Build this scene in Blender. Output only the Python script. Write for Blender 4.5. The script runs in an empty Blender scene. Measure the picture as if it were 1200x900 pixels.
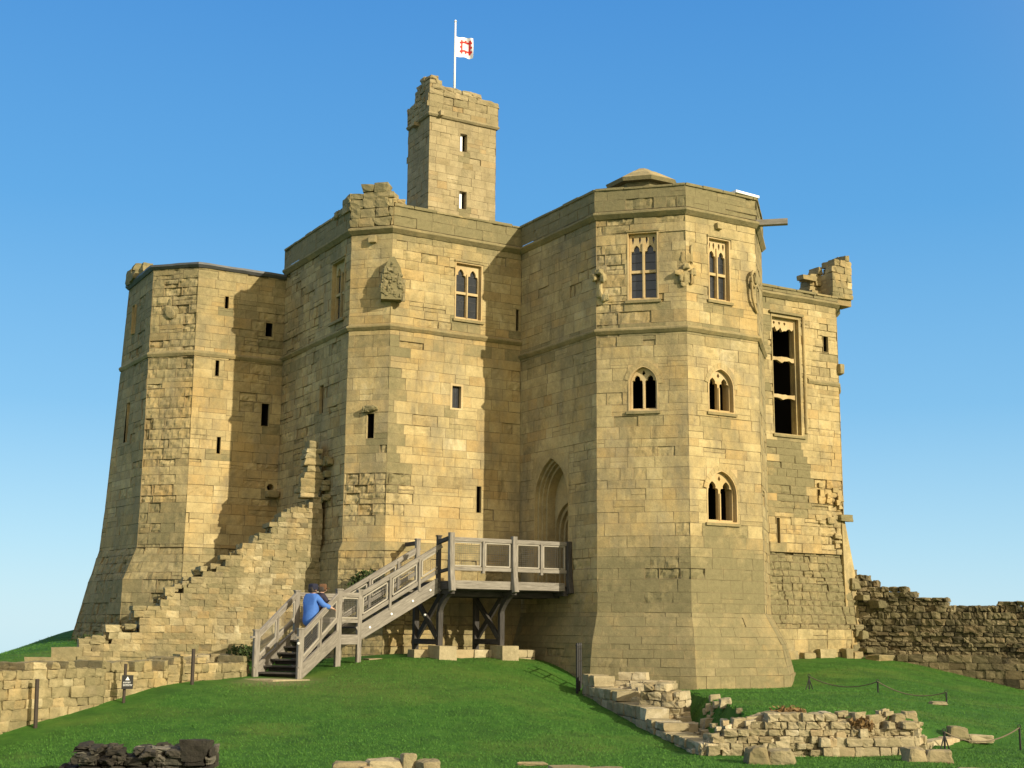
import bpy, bmesh, math, random
import numpy as np
from mathutils import Vector, noise as mnoise, Matrix

R = random.Random(7)
sc = bpy.context.scene
COL = sc.collection

# ------------------------------------------------------------------ camera
EYE = 1.7
PITCH = math.atan((736.05 - 450.0) / 1556.8)
cam_d = bpy.data.cameras.new('camera')
cam = bpy.data.objects.new('camera', cam_d); COL.objects.link(cam)
cam_d.sensor_fit = 'HORIZONTAL'; cam_d.sensor_width = 36.0
cam_d.lens = 36.0 * 1556.8 / 1200.0
cam_d.clip_start = 0.1; cam_d.clip_end = 9000
cam.matrix_world = (Matrix.Translation((0, 0, EYE)) @ Matrix.Rotation(math.pi / 2 + PITCH, 4, 'X')
                    @ Matrix.Rotation(math.radians(0.474), 4, 'Z'))
sc.camera = cam

# ------------------------------------------------------------------ light
SUN_DIR = Vector((0.764, -0.711, 0.402)).normalized()      # towards the sun
SUN_EL = math.asin(SUN_DIR.z)
SUN_ROT = math.atan2(SUN_DIR.x, SUN_DIR.y)
world = bpy.data.worlds.new('World'); sc.world = world; world.use_nodes = True
wt = world.node_tree
sky = wt.nodes.new('ShaderNodeTexSky'); sky.sky_type = 'NISHITA'; sky.sun_disc = False
sky.sun_elevation = SUN_EL; sky.sun_rotation = SUN_ROT
sky.altitude = 0; sky.air_density = 1.15; sky.dust_density = 0.25; sky.ozone_density = 3.2
# clear winter sky: the Nishita sky tinted by its own elevation (pale cyan at the horizon, deep blue above)
tcw = wt.nodes.new('ShaderNodeTexCoord'); spw = wt.nodes.new('ShaderNodeSeparateXYZ'); wt.links.new(tcw.outputs['Generated'], spw.inputs[0])
rw = wt.nodes.new('ShaderNodeValToRGB'); wt.links.new(spw.outputs[2], rw.inputs[0])
for i, (p, c) in enumerate([(0.0, (.56, .83, .96)), (.06, (.42, .73, .94)), (.16, (.215, .54, .87)), (.30, (.105, .40, .80)), (.46, (.062, .295, .725)), (1.0, (.035, .16, .50))]):
    e = rw.color_ramp.elements[i] if i < 2 else rw.color_ramp.elements.new(p)
    e.position = p; e.color = (c[0], c[1], c[2], 1)
gm = wt.nodes.new('ShaderNodeVectorMath'); gm.operation = 'SCALE'; gm.inputs['Scale'].default_value = 1 / 0.115 / 1.266
wt.links.new(rw.outputs[0], gm.inputs[0])
mw = wt.nodes.new('ShaderNodeMix'); mw.data_type = 'RGBA'; mw.inputs[0].default_value = 0.86
wt.links.new(sky.outputs[0], mw.inputs[6]); wt.links.new(gm.outputs[0], mw.inputs[7])
# warm glow added to the unseen sunward sky (behind the camera), lifting shaded walls
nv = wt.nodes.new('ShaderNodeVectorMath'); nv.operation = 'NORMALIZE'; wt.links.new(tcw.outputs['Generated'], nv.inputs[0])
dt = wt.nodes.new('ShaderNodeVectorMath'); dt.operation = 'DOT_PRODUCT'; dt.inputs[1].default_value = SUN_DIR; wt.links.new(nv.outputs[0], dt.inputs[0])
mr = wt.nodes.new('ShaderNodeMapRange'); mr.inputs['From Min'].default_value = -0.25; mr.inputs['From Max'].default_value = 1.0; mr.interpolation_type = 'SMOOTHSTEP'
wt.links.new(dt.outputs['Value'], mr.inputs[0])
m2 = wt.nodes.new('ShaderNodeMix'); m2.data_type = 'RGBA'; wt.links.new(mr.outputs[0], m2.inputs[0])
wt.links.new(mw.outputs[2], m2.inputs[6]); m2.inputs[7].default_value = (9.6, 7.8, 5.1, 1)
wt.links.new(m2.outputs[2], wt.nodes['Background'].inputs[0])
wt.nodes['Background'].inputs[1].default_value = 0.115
sun_d = bpy.data.lights.new('sun', 'SUN'); sun = bpy.data.objects.new('sun', sun_d); COL.objects.link(sun)
sun_d.energy = 4.3; sun_d.angle = math.radians(0.5); sun_d.color = (1.0, 0.89, 0.68)
sun.rotation_euler = SUN_DIR.to_track_quat('Z', 'Y').to_euler()
sc.view_settings.view_transform = 'Standard'; sc.view_settings.look = 'None'
sc.view_settings.exposure = 0.34; sc.view_settings.gamma = 1.0
sc.cycles.max_bounces = 6

# ------------------------------------------------------------------ frames
TH = math.radians(30.303)
CU = Vector((math.cos(TH), math.sin(TH), 0)); CV = Vector((-math.sin(TH), math.cos(TH), 0))
def W(u, v, z=0.0):
    return CU * u + CV * v + Vector((0, 0, z))
def smooth(a, b, x):
    t = min(1, max(0, (x - a) / (b - a))); return t * t * (3 - 2 * t)

# ------------------------------------------------------------------ materials
def new_mat(name):
    m = bpy.data.materials.new(name); m.use_nodes = True
    nt = m.node_tree; b = nt.nodes['Principled BSDF']
    return m, nt, b
def N(nt, kind, **kw):
    n = nt.nodes.new(kind)
    for k, v in kw.items():
        if k in ('operation', 'blend_type', 'data_type', 'noise_dimensions', 'attribute_name', 'feature', 'interpolation'):
            setattr(n, k, v)
        else:
            n.inputs[k].default_value = v
    return n
def ramp(nt, fac, stops):
    r = nt.nodes.new('ShaderNodeValToRGB')
    els = r.color_ramp.elements
    while len(els) < len(stops): els.new(0.5)
    for e, (p, c) in zip(els, stops):
        e.position = p; e.color = (c[0], c[1], c[2], 1) if len(c) == 3 else c
    nt.links.new(fac, r.inputs[0]); return r
def mix(nt, fac, a, b, blend='MIX'):
    m = nt.nodes.new('ShaderNodeMix'); m.data_type = 'RGBA'; m.blend_type = blend
    for sock, v in ((m.inputs[0], fac), (m.inputs[6], a), (m.inputs[7], b)):
        if hasattr(v, 'links'): nt.links.new(v, sock)
        elif isinstance(v, (int, float)): sock.default_value = v
        else: sock.default_value = (*v, 1)
    return m.outputs[2]
def noise_tex(nt, scale, detail=5, rough=0.6, vec=None, scl=None):
    n = nt.nodes.new('ShaderNodeTexNoise'); n.inputs['Scale'].default_value = scale
    n.inputs['Detail'].default_value = detail; n.inputs['Roughness'].default_value = rough
    g = nt.nodes.new('ShaderNodeNewGeometry')
    src = g.outputs['Position']
    if scl:
        mp = nt.nodes.new('ShaderNodeMapping'); mp.inputs['Scale'].default_value = scl
        nt.links.new(src, mp.inputs[0]); src = mp.outputs[0]
    nt.links.new(src, n.inputs['Vector'])
    return n
def math_n(nt, op, a, b=None, clamp=False):
    m = nt.nodes.new('ShaderNodeMath'); m.operation = op; m.use_clamp = clamp
    for s, v in zip(m.inputs, (a, b)):
        if v is None: continue
        if hasattr(v, 'links'): nt.links.new(v, s)
        else: s.default_value = v
    return m.outputs[0]

def stone_mat(name, pal, lichen=(0.15, 0.131, 0.068), mortar=(0.15, 0.117, 0.066), stain=0.62, bump=0.65, warm=(0.44, 0.265, 0.09), tvar=0.5, hmax=0.4, mamt=0.62, warm_patch=(0.475, 0.325, 0.125)):
    """per-stone attribute: R tone, G hue, B lichen amount, A mortar"""
    m, nt, b = new_mat(name)
    at = nt.nodes.new('ShaderNodeVertexColor'); at.layer_name = 'stone'
    sep = nt.nodes.new('ShaderNodeSeparateColor'); nt.links.new(at.outputs['Color'], sep.inputs[0])
    tone, hue, lich, mort = sep.outputs[0], sep.outputs[1], sep.outputs[2], at.outputs['Alpha']
    n1 = noise_tex(nt, 1.1, 6, 0.65)
    n2 = noise_tex(nt, 9, 6, 0.7)
    n3 = noise_tex(nt, 38, 5, 0.75, scl=(1, 1, 1.8))
    tc = math_n(nt, 'ADD', math_n(nt, 'MULTIPLY', math_n(nt, 'SUBTRACT', tone, 0.58), tvar), 0.58)
    t2 = math_n(nt, 'ADD', tc, math_n(nt, 'MULTIPLY', math_n(nt, 'SUBTRACT', n2.outputs[0], 0.5), 0.75), True)
    t2 = math_n(nt, 'ADD', t2, math_n(nt, 'MULTIPLY', math_n(nt, 'SUBTRACT', n1.outputs[0], 0.5), 1.05))
    n0 = noise_tex(nt, 0.45, 4, 0.55)
    t2 = math_n(nt, 'ADD', t2, math_n(nt, 'MULTIPLY', math_n(nt, 'SUBTRACT', n0.outputs[0], 0.5), 0.7), True)
    base = ramp(nt, t2, pal).outputs[0]
    hf = ramp(nt, hue, [(0.80, (0, 0, 0)), (1.0, (hmax,) * 3)]).outputs[0]
    base = mix(nt, hf, base, warm)
    # broad ochre patches that run over the joints
    n6 = noise_tex(nt, 0.8, 5, 0.6)
    base = mix(nt, ramp(nt, n6.outputs[0], [(0.48, (0, 0, 0)), (0.66, (0.62,) * 3)]).outputs[0], base, warm_patch)
    # grey weathering skins, streaked down the wall
    n4 = noise_tex(nt, 1.6, 7, 0.68, scl=(1, 1, 0.45))
    sf = ramp(nt, n4.outputs[0], [(0.47, (0, 0, 0)), (0.70, (stain * 1.25,) * 3)]).outputs[0]
    base = mix(nt, sf, base, mix(nt, n0.outputs[0], (0.15, 0.125, 0.075), (0.30, 0.265, 0.175)))
    # soot and algae runs
    n7 = noise_tex(nt, 2.2, 6, 0.72, scl=(1, 1, 0.22))
    rf = ramp(nt, n7.outputs[0], [(0.58, (0, 0, 0)), (0.74, (stain * 1.1,) * 3)]).outputs[0]
    base = mix(nt, rf, base, (0.105, 0.092, 0.055))
    # lichen
    n5 = noise_tex(nt, 2.6, 7, 0.7)
    lf = math_n(nt, 'SUBTRACT', math_n(nt, 'ADD', math_n(nt, 'MULTIPLY', lich, 1.25), n5.outputs[0]), 0.62, True)
    lf = math_n(nt, 'MULTIPLY', lf, 1.9, True)
    base = mix(nt, lf, base, mix(nt, n2.outputs[0], lichen, tuple(c * 1.75 for c in lichen)))
    # pits
    pf = ramp(nt, n3.outputs[0], [(0.30, (0.42,) * 3), (0.48, (1,) * 3)]).outputs[0]
    base = mix(nt, 0.6, base, pf, 'MULTIPLY')
    base = mix(nt, math_n(nt, 'MULTIPLY', mort, mamt), base, mortar)
    nt.links.new(base, b.inputs['Base Color'])
    b.inputs['Roughness'].default_value = 0.92
    b.inputs['Specular IOR Level'].default_value = 0.2
    h = math_n(nt, 'ADD', math_n(nt, 'MULTIPLY', n2.outputs[0], 0.7), math_n(nt, 'MULTIPLY', n3.outputs[0], 0.35))
    bp = nt.nodes.new('ShaderNodeBump'); bp.inputs['Strength'].default_value = bump; bp.inputs['Distance'].default_value = 0.035
    nt.links.new(h, bp.inputs['Height']); nt.links.new(bp.outputs[0], b.inputs['Normal'])
    return m

PAL_GOLD = [(0.0, (0.155, 0.124, 0.064)), (0.25, (0.285, 0.226, 0.112)), (0.55, (0.42, 0.333, 0.165)), (0.8, (0.515, 0.412, 0.207)), (1.0, (0.58, 0.485, 0.285))]
PAL_TOWER = [(0.0, (0.19, 0.155, 0.09)), (0.4, (0.32, 0.26, 0.145)), (0.8, (0.42, 0.345, 0.195)), (1.0, (0.47, 0.40, 0.25))]
PAL_RUIN = [(0.0, (0.15, 0.125, 0.07)), (0.3, (0.30, 0.245, 0.13)), (0.7, (0.43, 0.355, 0.195)), (1.0, (0.53, 0.46, 0.28))]
PAL_DARK = [(0.0, (0.05, 0.044, 0.026)), (0.4, (0.125, 0.105, 0.058)), (0.75, (0.22, 0.18, 0.10)), (1.0, (0.38, 0.31, 0.19))]
PAL_PALE = [(0.0, (0.19, 0.155, 0.09)), (0.4, (0.34, 0.285, 0.17)), (0.8, (0.47, 0.40, 0.25)), (1.0, (0.60, 0.53, 0.37))]
PAL_BLACK = [(0.0, (0.016, 0.014, 0.011)), (0.5, (0.043, 0.038, 0.029)), (0.8, (0.085, 0.076, 0.058)), (1.0, (0.20, 0.185, 0.145))]
M = {}
M['gold'] = stone_mat('golden_sandstone', PAL_GOLD)
M['turret'] = stone_mat('brown_sandstone', PAL_TOWER, stain=0.35, warm_patch=(0.36, 0.29, 0.15))
M['ruin'] = stone_mat('rubble_sandstone', PAL_RUIN, stain=0.55, bump=0.8, tvar=0.85, hmax=0.35)
M['dark'] = stone_mat('blackened_rubble', PAL_DARK, mortar=(0.05, 0.045, 0.03), stain=0.0, bump=0.8, warm=(0.26, 0.18, 0.09), tvar=1.0, warm_patch=(0.15, 0.13, 0.07))
M['pale'] = stone_mat('pale_dressed_stone', PAL_PALE, stain=0.3, bump=0.7, warm=(0.42, 0.27, 0.13), tvar=0.9, warm_patch=(0.36, 0.29, 0.16))
M['black'] = stone_mat('sooty_stone', PAL_BLACK, lichen=(0.06, 0.06, 0.045), stain=0.0, bump=1.0, mortar=(0.02, 0.02, 0.015), warm=(0.06, 0.05, 0.04), tvar=1.0, warm_patch=(0.03, 0.028, 0.024))
M['trim'] = stone_mat('window_sandstone', [(0.0, (0.36, 0.27, 0.14)), (0.5, (0.52, 0.39, 0.20)), (1.0, (0.62, 0.49, 0.28))], stain=0.25, bump=0.2)

def simple(name, col, rough=0.6, metal=0.0, nscale=None, namp=0.3, bump=0.0, spec=0.5):
    m, nt, b = new_mat(name)
    b.inputs['Roughness'].default_value = rough; b.inputs['Metallic'].default_value = metal
    b.inputs['Specular IOR Level'].default_value = spec
    if nscale:
        n = noise_tex(nt, nscale, 5, 0.65)
        c = mix(nt, n.outputs[0], tuple(x * (1 - namp) for x in col), tuple(min(1, x * (1 + namp)) for x in col))
        nt.links.new(c, b.inputs['Base Color'])
        if bump:
            bp = nt.nodes.new('ShaderNodeBump'); bp.inputs['Strength'].default_value = bump; bp.inputs['Distance'].default_value = 0.02
            nt.links.new(n.outputs[0], bp.inputs['Height']); nt.links.new(bp.outputs[0], b.inputs['Normal'])
    else:
        b.inputs['Base Color'].default_value = (*col, 1)
    return m
def wood_mat(name, a, c, rough=0.8):
    m, nt, b = new_mat(name)
    tc = nt.nodes.new('ShaderNodeTexCoord')
    oi = nt.nodes.new('ShaderNodeAttribute'); oi.attribute_name = 'grain'
    n = nt.nodes.new('ShaderNodeTexNoise'); n.inputs['Scale'].default_value = 3.0; n.inputs['Detail'].default_value = 6
    n.inputs['Roughness'].default_value = 0.7; n.inputs['Distortion'].default_value = 0.6
    nt.links.new(oi.outputs['Vector'], n.inputs['Vector'])
    r = ramp(nt, n.outputs[0], [(0.3, a), (0.55, tuple((x + y) / 2 for x, y in zip(a, c))), (0.75, c)])
    nt.links.new(r.outputs[0], b.inputs['Base Color'])
    b.inputs['Roughness'].default_value = rough; b.inputs['Specular IOR Level'].default_value = 0.25
    bp = nt.nodes.new('ShaderNodeBump'); bp.inputs['Strength'].default_value = 0.4; bp.inputs['Distance'].default_value = 0.006
    nt.links.new(n.outputs[0], bp.inputs['Height']); nt.links.new(bp.outputs[0], b.inputs['Normal'])
    return m
M['wood'] = wood_mat('weathered_oak', (0.135, 0.12, 0.098), (0.36, 0.33, 0.28))
M['wood_dark'] = wood_mat('shaded_oak', (0.03, 0.027, 0.024), (0.10, 0.092, 0.082))  # darker copy of the oak; shade under the landing is put into its colour
M['wood_pale'] = wood_mat('pale_oak', (0.26, 0.235, 0.19), (0.46, 0.425, 0.355))
M['iron'] = simple('black_iron', (0.022, 0.022, 0.022), 0.55, 0.4, 20, 0.4)
M['rust'] = simple('rusty_iron', (0.05, 0.038, 0.028), 0.75, 0.2, 14, 0.4)
M['mesh'] = simple('galvanised_wire', (0.20, 0.19, 0.17), 0.5, 0.6)
M['steel'] = simple('bolt_steel', (0.75, 0.74, 0.70), 0.45, 0.3)
M['lead'] = simple('lead_sheet', (0.10, 0.105, 0.11), 0.6, 0.2, 6, 0.3)
M['white'] = simple('white_paint', (0.82, 0.82, 0.80), 0.4)
M['glass'] = simple('old_leaded_glass', (0.030, 0.034, 0.040), 0.12, 0, 5, 0.5, 0.25, 0.6)
M['pglass'] = simple('hazed_glass', (0.16, 0.17, 0.18), 0.2, 0, 3, 0.6, 0.2, 0.6)
M['void'] = simple('interior_shade', (0.022, 0.02, 0.016), 0.95, spec=0.1)  # near-black colour stands in for the shade inside the openings
M['sign'] = simple('sign_black', (0.012, 0.013, 0.012), 0.45)
M['signw'] = simple('sign_white', (0.8, 0.8, 0.78), 0.5)
M['rope'] = simple('rope_fibre', (0.16, 0.13, 0.08), 0.9)

# ------------------------------------------------------------------ object helpers
def link(name, me, mat, parent=None):
    o = bpy.data.objects.new(name, me); COL.objects.link(o)
    if mat is not None and not me.materials: me.materials.append(mat)
    if parent is not None: o.parent = parent
    return o
def tag(o, label, cat, group=None, kind=None):
    if label: o['label'] = label
    if cat: o['category'] = cat
    if group: o['group'] = group
    if kind: o['kind'] = kind
    return o
def thing(name, loc, label, cat, group=None, rotz=0):
    o = bpy.data.objects.new(name, None); COL.objects.link(o)
    o.location = loc; o.rotation_euler = (0, 0, rotz); o.empty_display_size = 0.2
    tag(o, label, cat, group); return o

class MB:
    """collects polygons in world space; build() links them as one object"""
    def __init__(self): self.v = []; self.f = []; self.c = []; self.g = []
    def add(self, vs, fs, col=(0.5, 0.3, 0.0, 0.0), grain=None):
        o = len(self.v); self.v.extend([tuple(p) for p in vs])
        self.f.extend([tuple(i + o for i in f) for f in fs])
        if isinstance(col, list): self.c.extend(col)
        else: self.c.extend([col] * len(fs))
        if grain is None: grain = [tuple(p) for p in vs]
        self.g.extend(grain)
    def quad(self, a, b, c, d, col=(0.5, 0.3, 0.0, 0.0)):
        self.add([a, b, c, d], [(0, 1, 2, 3)], col)
    def prism(self, pts, top, col=(0.5, 0.3, 0, 0)):
        """pts: bottom loop, top: loop of same count"""
        n = len(pts)
        self.add(list(pts) + list(top), [tuple(range(n - 1, -1, -1)), tuple(range(n, 2 * n))]
                 + [(i, (i + 1) % n, n + (i + 1) % n, n + i) for i in range(n)], col)
    def beam(self, p, q, w, h, up=Vector((0, 0, 1)), bev=0.006, col=(0.5, 0.3, 0, 0)):
        """bevelled timber from p to q, w across, h along up"""
        p = Vector(p); q = Vector(q); d = q - p; L = d.length
        if L < 1e-6: return
        d = d / L
        s = d.cross(up)
        if s.length < 1e-4: s = d.cross(Vector((1, 0, 0)))
        s.normalize(); t = s.cross(d).normalized()
        a, b = w / 2, h / 2; bev = min(bev, a * 0.4, b * 0.4)
        sec = [(-a + bev, -b), (a - bev, -b), (a, -b + bev), (a, b - bev), (a - bev, b), (-a + bev, b), (-a, b - bev), (-a, -b + bev)]
        vs = []; gr = []; off = R.uniform(0, 50)
        for pt, l in ((p, 0.0), (q, L)):
            for x, y in sec:
                vs.append(pt + s * x + t * y); gr.append((x * 9 + off, y * 9, l * 0.9 + off))
        fs = [(i, (i + 1) % 8, 8 + (i + 1) % 8, 8 + i) for i in range(8)] + [tuple(range(7, -1, -1)), tuple(range(8, 16))]
        self.add(vs, fs, col, gr)
    def tube(self, pts, r, n=8, cap=True):
        pts = [Vector(p) for p in pts]; rs = r if isinstance(r, (list, tuple)) else [r] * len(pts)
        vs = []; prev = None
        for i, p in enumerate(pts):
            d = (pts[min(i + 1, len(pts) - 1)] - pts[max(i - 1, 0)]).normalized()
            s = d.cross(Vector((0, 0, 1)))
            if s.length < 1e-3: s = d.cross(Vector((1, 0, 0)))
            s.normalize()
            if prev is not None and s.dot(prev) < 0: s = -s
            prev = s; t = d.cross(s)
            for k in range(n):
                a = 2 * math.pi * k / n
                vs.append(p + s * (math.cos(a) * rs[i]) + t * (math.sin(a) * rs[i]))
        fs = []
        for i in range(len(pts) - 1):
            for k in range(n):
                fs.append((i * n + k, i * n + (k + 1) % n, (i + 1) * n + (k + 1) % n, (i + 1) * n + k))
        if cap: fs += [tuple(range(n - 1, -1, -1)), tuple(range((len(pts) - 1) * n, len(pts) * n))]
        self.add(vs, fs)
    def build(self, name, mat, parent=None, label=None, smooth_=False, local=False):
        me = bpy.data.meshes.new(name)
        org = Vector((0, 0, 0))
        if parent is not None and not local:
            p = parent
            while p is not None: org += p.location; p = p.parent
        vs = [(x - org.x, y - org.y, z - org.z) for x, y, z in self.v]
        me.from_pydata(vs, [], self.f)
        ca = me.color_attributes.new('stone', 'FLOAT_COLOR', 'CORNER')
        cnt = [len(f) for f in self.f]
        arr = np.repeat(np.array(self.c, dtype=np.float32), cnt, axis=0)
        ca.data.foreach_set('color', arr.ravel())
        ga = me.attributes.new('grain', 'FLOAT_VECTOR', 'POINT')
        ga.data.foreach_set('vector', np.array(self.g, dtype=np.float32).ravel())
        if smooth_: me.polygons.foreach_set('use_smooth', [True] * len(me.polygons))
        me.update()
        bm = bmesh.new(); bm.from_mesh(me)
        bmesh.ops.recalc_face_normals(bm, faces=bm.faces) if smooth_ else None
        bm.to_mesh(me); bm.free()
        o = link(name, me, mat, parent)
        if label: o['label'] = label
        return o

# ------------------------------------------------------------------ masonry cladding
def course_list(seed, lo=0.20, hi=0.33, z0=-0.5, z1=22.0):
    r = random.Random(seed); z = z0; out = [z]
    while z < z1: z += r.uniform(lo, hi); out.append(z)
    return out
COURSES = course_list(3)
COURSES_T = course_list(5, 0.17, 0.28)

NOI = lambda s, z, k=0: mnoise.noise(Vector((s * 0.7 + k, z * 0.7, k * 3.1)))
def subtract(rects, hole):
    hs0, hs1, hz0, hz1 = hole; out = []
    for (a, b, c, d) in rects:
        if b <= hs0 or a >= hs1 or d <= hz0 or c >= hz1: out.append((a, b, c, d)); continue
        if c < hz0: out.append((a, b, c, hz0))
        if d > hz1: out.append((a, b, hz1, d))
        c2, d2 = max(c, hz0), min(d, hz1)
        if a < hs0: out.append((a, hs0, c2, d2))
        if b > hs1: out.append((hs1, b, c2, d2))
    return [q for q in out if q[1] - q[0] > 0.004 and q[3] - q[2] > 0.004]

def clad(mb, bl, br, tl, tr, holes=(), seed=0, courses=None, erode=None, lichen=None, length=(0.32, 0.85),
         tone=(0.55, 0.2), cell=0.12, corner=(True, True), joint=0.0055, proud=0.0022, cuts=True, rag=0.0, drip=(12.05, 9.3)):
    """tile the wall quad with separately dressed, worn blocks; bl.. are world points; the face looks along (br-bl) x (tl-bl)"""
    bl, br, tl, tr = map(Vector, (bl, br, tl, tr))
    zb, zt = bl.z, tl.z
    L = ((br - bl).length + (tr - tl).length) / 2
    nrm = (br - bl).cross(tl - bl)
    nrm = nrm.normalized()
    rnd = random.Random(seed * 7919 + 13)
    def pos(s, z, d):
        x = s / L; t = (z - zb) / (zt - zb)
        a = bl.lerp(br, x); b = tl.lerp(tr, x)
        return a.lerp(b, t) + nrm * d
    cs = [z for z in (courses or COURSES) if zb + 0.06 < z < zt - 0.06]
    zs = [zb] + cs + [zt]
    for z0, z1 in zip(zs, zs[1:]):
        h = z1 - z0; s = -rnd.uniform(0, 0.4); segs = []
        while s < L:
            w = rnd.uniform(*length) * (0.75 + 0.8 * h)
            e = s + w
            if L - e < 0.2: e = L
            a = max(0, s)
            if e - a < 0.14 and segs: segs[-1] = (segs[-1][0], e)
            else: segs.append((a, e))
            s = e
        pieces = []
        for a, b in segs:
            b = min(b, L)
            if cuts and h > 0.2 and rnd.random() < 0.10:
                m_ = z0 + h * rnd.uniform(0.4, 0.6); pieces += [(a, b, z0, m_), (a, b, m_, z1)]
            elif cuts and b - a > 0.5 and rnd.random() < 0.06:
                m_ = a + (b - a) * rnd.uniform(0.35, 0.65); pieces += [(a, m_, z0, z1), (m_, b, z0, z1)]
            else: pieces.append((a, b, z0, z1))
        for pc in pieces:
            rects = [pc]
            for hl in holes: rects = subtract(rects, hl)
            tn = min(1, max(0, rnd.gauss(*tone))); hu = rnd.random(); dpt = rnd.gauss(0, proud)
            sm, zm = (pc[0] + pc[1]) / 2, (pc[2] + pc[3]) / 2
            er = erode(sm, zm, L) if erode else 0.0
            er = min(1, max(0, er + rnd.gauss(0, 0.12)))
            if rnd.random() < 0.05 + 0.35 * er: dpt -= rnd.uniform(0.003, 0.008 + 0.055 * er); er = min(1, er + 0.12 + .3 * er)
            elif rnd.random() < rag: dpt += rnd.uniform(-0.025, 0.012); er = min(1, er + rnd.uniform(0, .3))
            li = lichen(sm, zm, L) if lichen else 0.0
            # run-off below string courses and sills
            for zd in drip:
                if zm < zd: li += 0.34 * math.exp(-(zd - zm) / 0.45) * (0.75 + 0.9 * NOI(sm * 2.2, zd, 61))
            for hl in holes:
                if hl[0] - .08 < sm < hl[1] + .08 and zm < hl[2]: li += 0.38 * math.exp(-(hl[2] - zm) / 0.6)
            li = min(1, max(0, li + rnd.gauss(0, 0.03)))
            amp = 0.0025 + 0.034 * er
            tilt = (rnd.gauss(0, 0.0025), rnd.gauss(0, 0.0025))
            for (a, b, c, d) in rects:
                w = b - a; hh = d - c
                jv = min(0.0065, w * 0.2); jh = min(0.0065, hh * 0.2)
                if er > 0.4: jv *= 2.6; jh *= 2.6; jv = min(jv, w * .3); jh = min(jh, hh * .3)
                cl = cell * (0.55 if er > 0.3 else 1.0)
                nx = max(1, int(round((w - 2 * jv) / cl))); ny = max(1, int(round((hh - 2 * jh) / cl)))
                xs = [a] + [a + jv + (w - 2 * jv) * i / nx for i in range(nx + 1)] + [b]
                zz = [c] + [c + jh + (hh - 2 * jh) * i / ny for i in range(ny + 1)] + [d]
                vs = []
                X, Z = len(xs), len(zz)
                for j, z in enumerate(zz):
                    for i, x in enumerate(xs):
                        edge = i in (0, X - 1) or j in (0, Z - 1)
                        if edge:
                            dd = -joint
                            if (i == 0 and a < 1e-6 and corner[0]) or (i == X - 1 and b > L - 1e-6 and corner[1]): dd = -0.03 * max(0, mnoise.noise(pos(x, z, 0) * 3.3) - 0.05)
                            if (j == 0 and c <= zb + 1e-6) or (j == Z - 1 and d >= zt - 1e-6): dd = 0.0
                            x2, z2 = x, z
                        else:
                            p = pos(x, z, 0)
                            q = mnoise.fractal(p * 7.0, 1.0, 2.0, 3)
                            dd = dpt + amp * (q - 0.25) * 1.6 + tilt[0] * (x - a) / w + tilt[1] * (z - c) / hh
                            # worn arrises
                            k = min(i - 1, X - 2 - i, j - 1, Z - 2 - j)
                            if k == 0: dd -= 0.0012 + 0.014 * er
                            x2, z2 = x + mnoise.noise(p * 11 + Vector((5, 1, 2))) * (0.004 + 0.012 * er), z + mnoise.noise(p * 11) * (0.004 + 0.012 * er)
                        vs.append(pos(x2, z2, dd))
                fs = []; cols = []
                for j in range(Z - 1):
                    for i in range(X - 1):
                        fs.append((j * X + i, j * X + i + 1, (j + 1) * X + i + 1, (j + 1) * X + i))
                        mo = 1.0 if (i in (0, X - 2) or j in (0, Z - 2)) else 0.0
                        cols.append((tn, hu, li, mo))
                mb.add(vs, fs, cols)

# rounded block template
def _block(n):
    g = {}; vs = []; fs = []
    def vid(p):
        if p not in g: g[p] = len(vs); vs.append(p)
        return g[p]
    for ax in range(3):
        for sgn in (0, n):
            for i in range(n):
                for j in range(n):
                    q = []
                    for (a, b) in ((i, j), (i + 1, j), (i + 1, j + 1), (i, j + 1)):
                        p = [0, 0, 0]; p[ax] = sgn; p[(ax + 1) % 3] = a; p[(ax + 2) % 3] = b
                        q.append(vid(tuple(p)))
                    if sgn == 0: q.reverse()
                    fs.append(tuple(q))
    return np.array(vs, float) / n * 2 - 1, fs
BLK = {n: _block(n) for n in (2, 3, 4, 6)}
def stone(mb, cen, ex, ey, ez, sx, sy, sz, rnd, rough=0.12, rnd_amt=0.12, n=3, tone=(0.55, 0.22), lich=0.0):
    vs, fs = BLK[n]
    p = vs.copy()
    # squeeze grid lines towards the edges so that corners are tight, then round
    p = np.sign(p) * np.abs(p) ** 0.75
    nn = np.linalg.norm(p, axis=1, keepdims=True)
    k = 4.0
    sup = (np.abs(p) ** k).sum(1, keepdims=True) ** (1 / k)
    p = p * (1 - rnd_amt) + (p / sup) * rnd_amt * 1.0
    sd = rnd.uniform(0, 100)
    out = []
    taper = [rnd.uniform(-0.1, 0.1) * rough * 8 for _ in range(4)]
    for q in p:
        x, y, z = q
        nx = mnoise.noise(Vector((q[0] * 0.9 + sd, q[1] * 0.9, q[2] * 0.9)))
        nf = mnoise.noise(Vector((q[0] * 2.3 + sd, q[1] * 2.3 + 7, q[2] * 2.3)))
        f = 1 + rough * (nx * 1.1 + nf * 0.5)
        x2 = x * (1 + taper[0] * z + taper[1] * y) * f; y2 = y * f; z2 = z * (1 + taper[2] * x + taper[3] * y) * f
        out.append(cen + ex * (x2 * sx / 2) + ey * (y2 * sy / 2) + ez * (z2 * sz / 2))
    c = (min(1, max(0, rnd.gauss(*tone))), rnd.random(), max(0, lich + rnd.gauss(0, 0.08)), 0.0)
    mb.add(out, fs, c)

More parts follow.
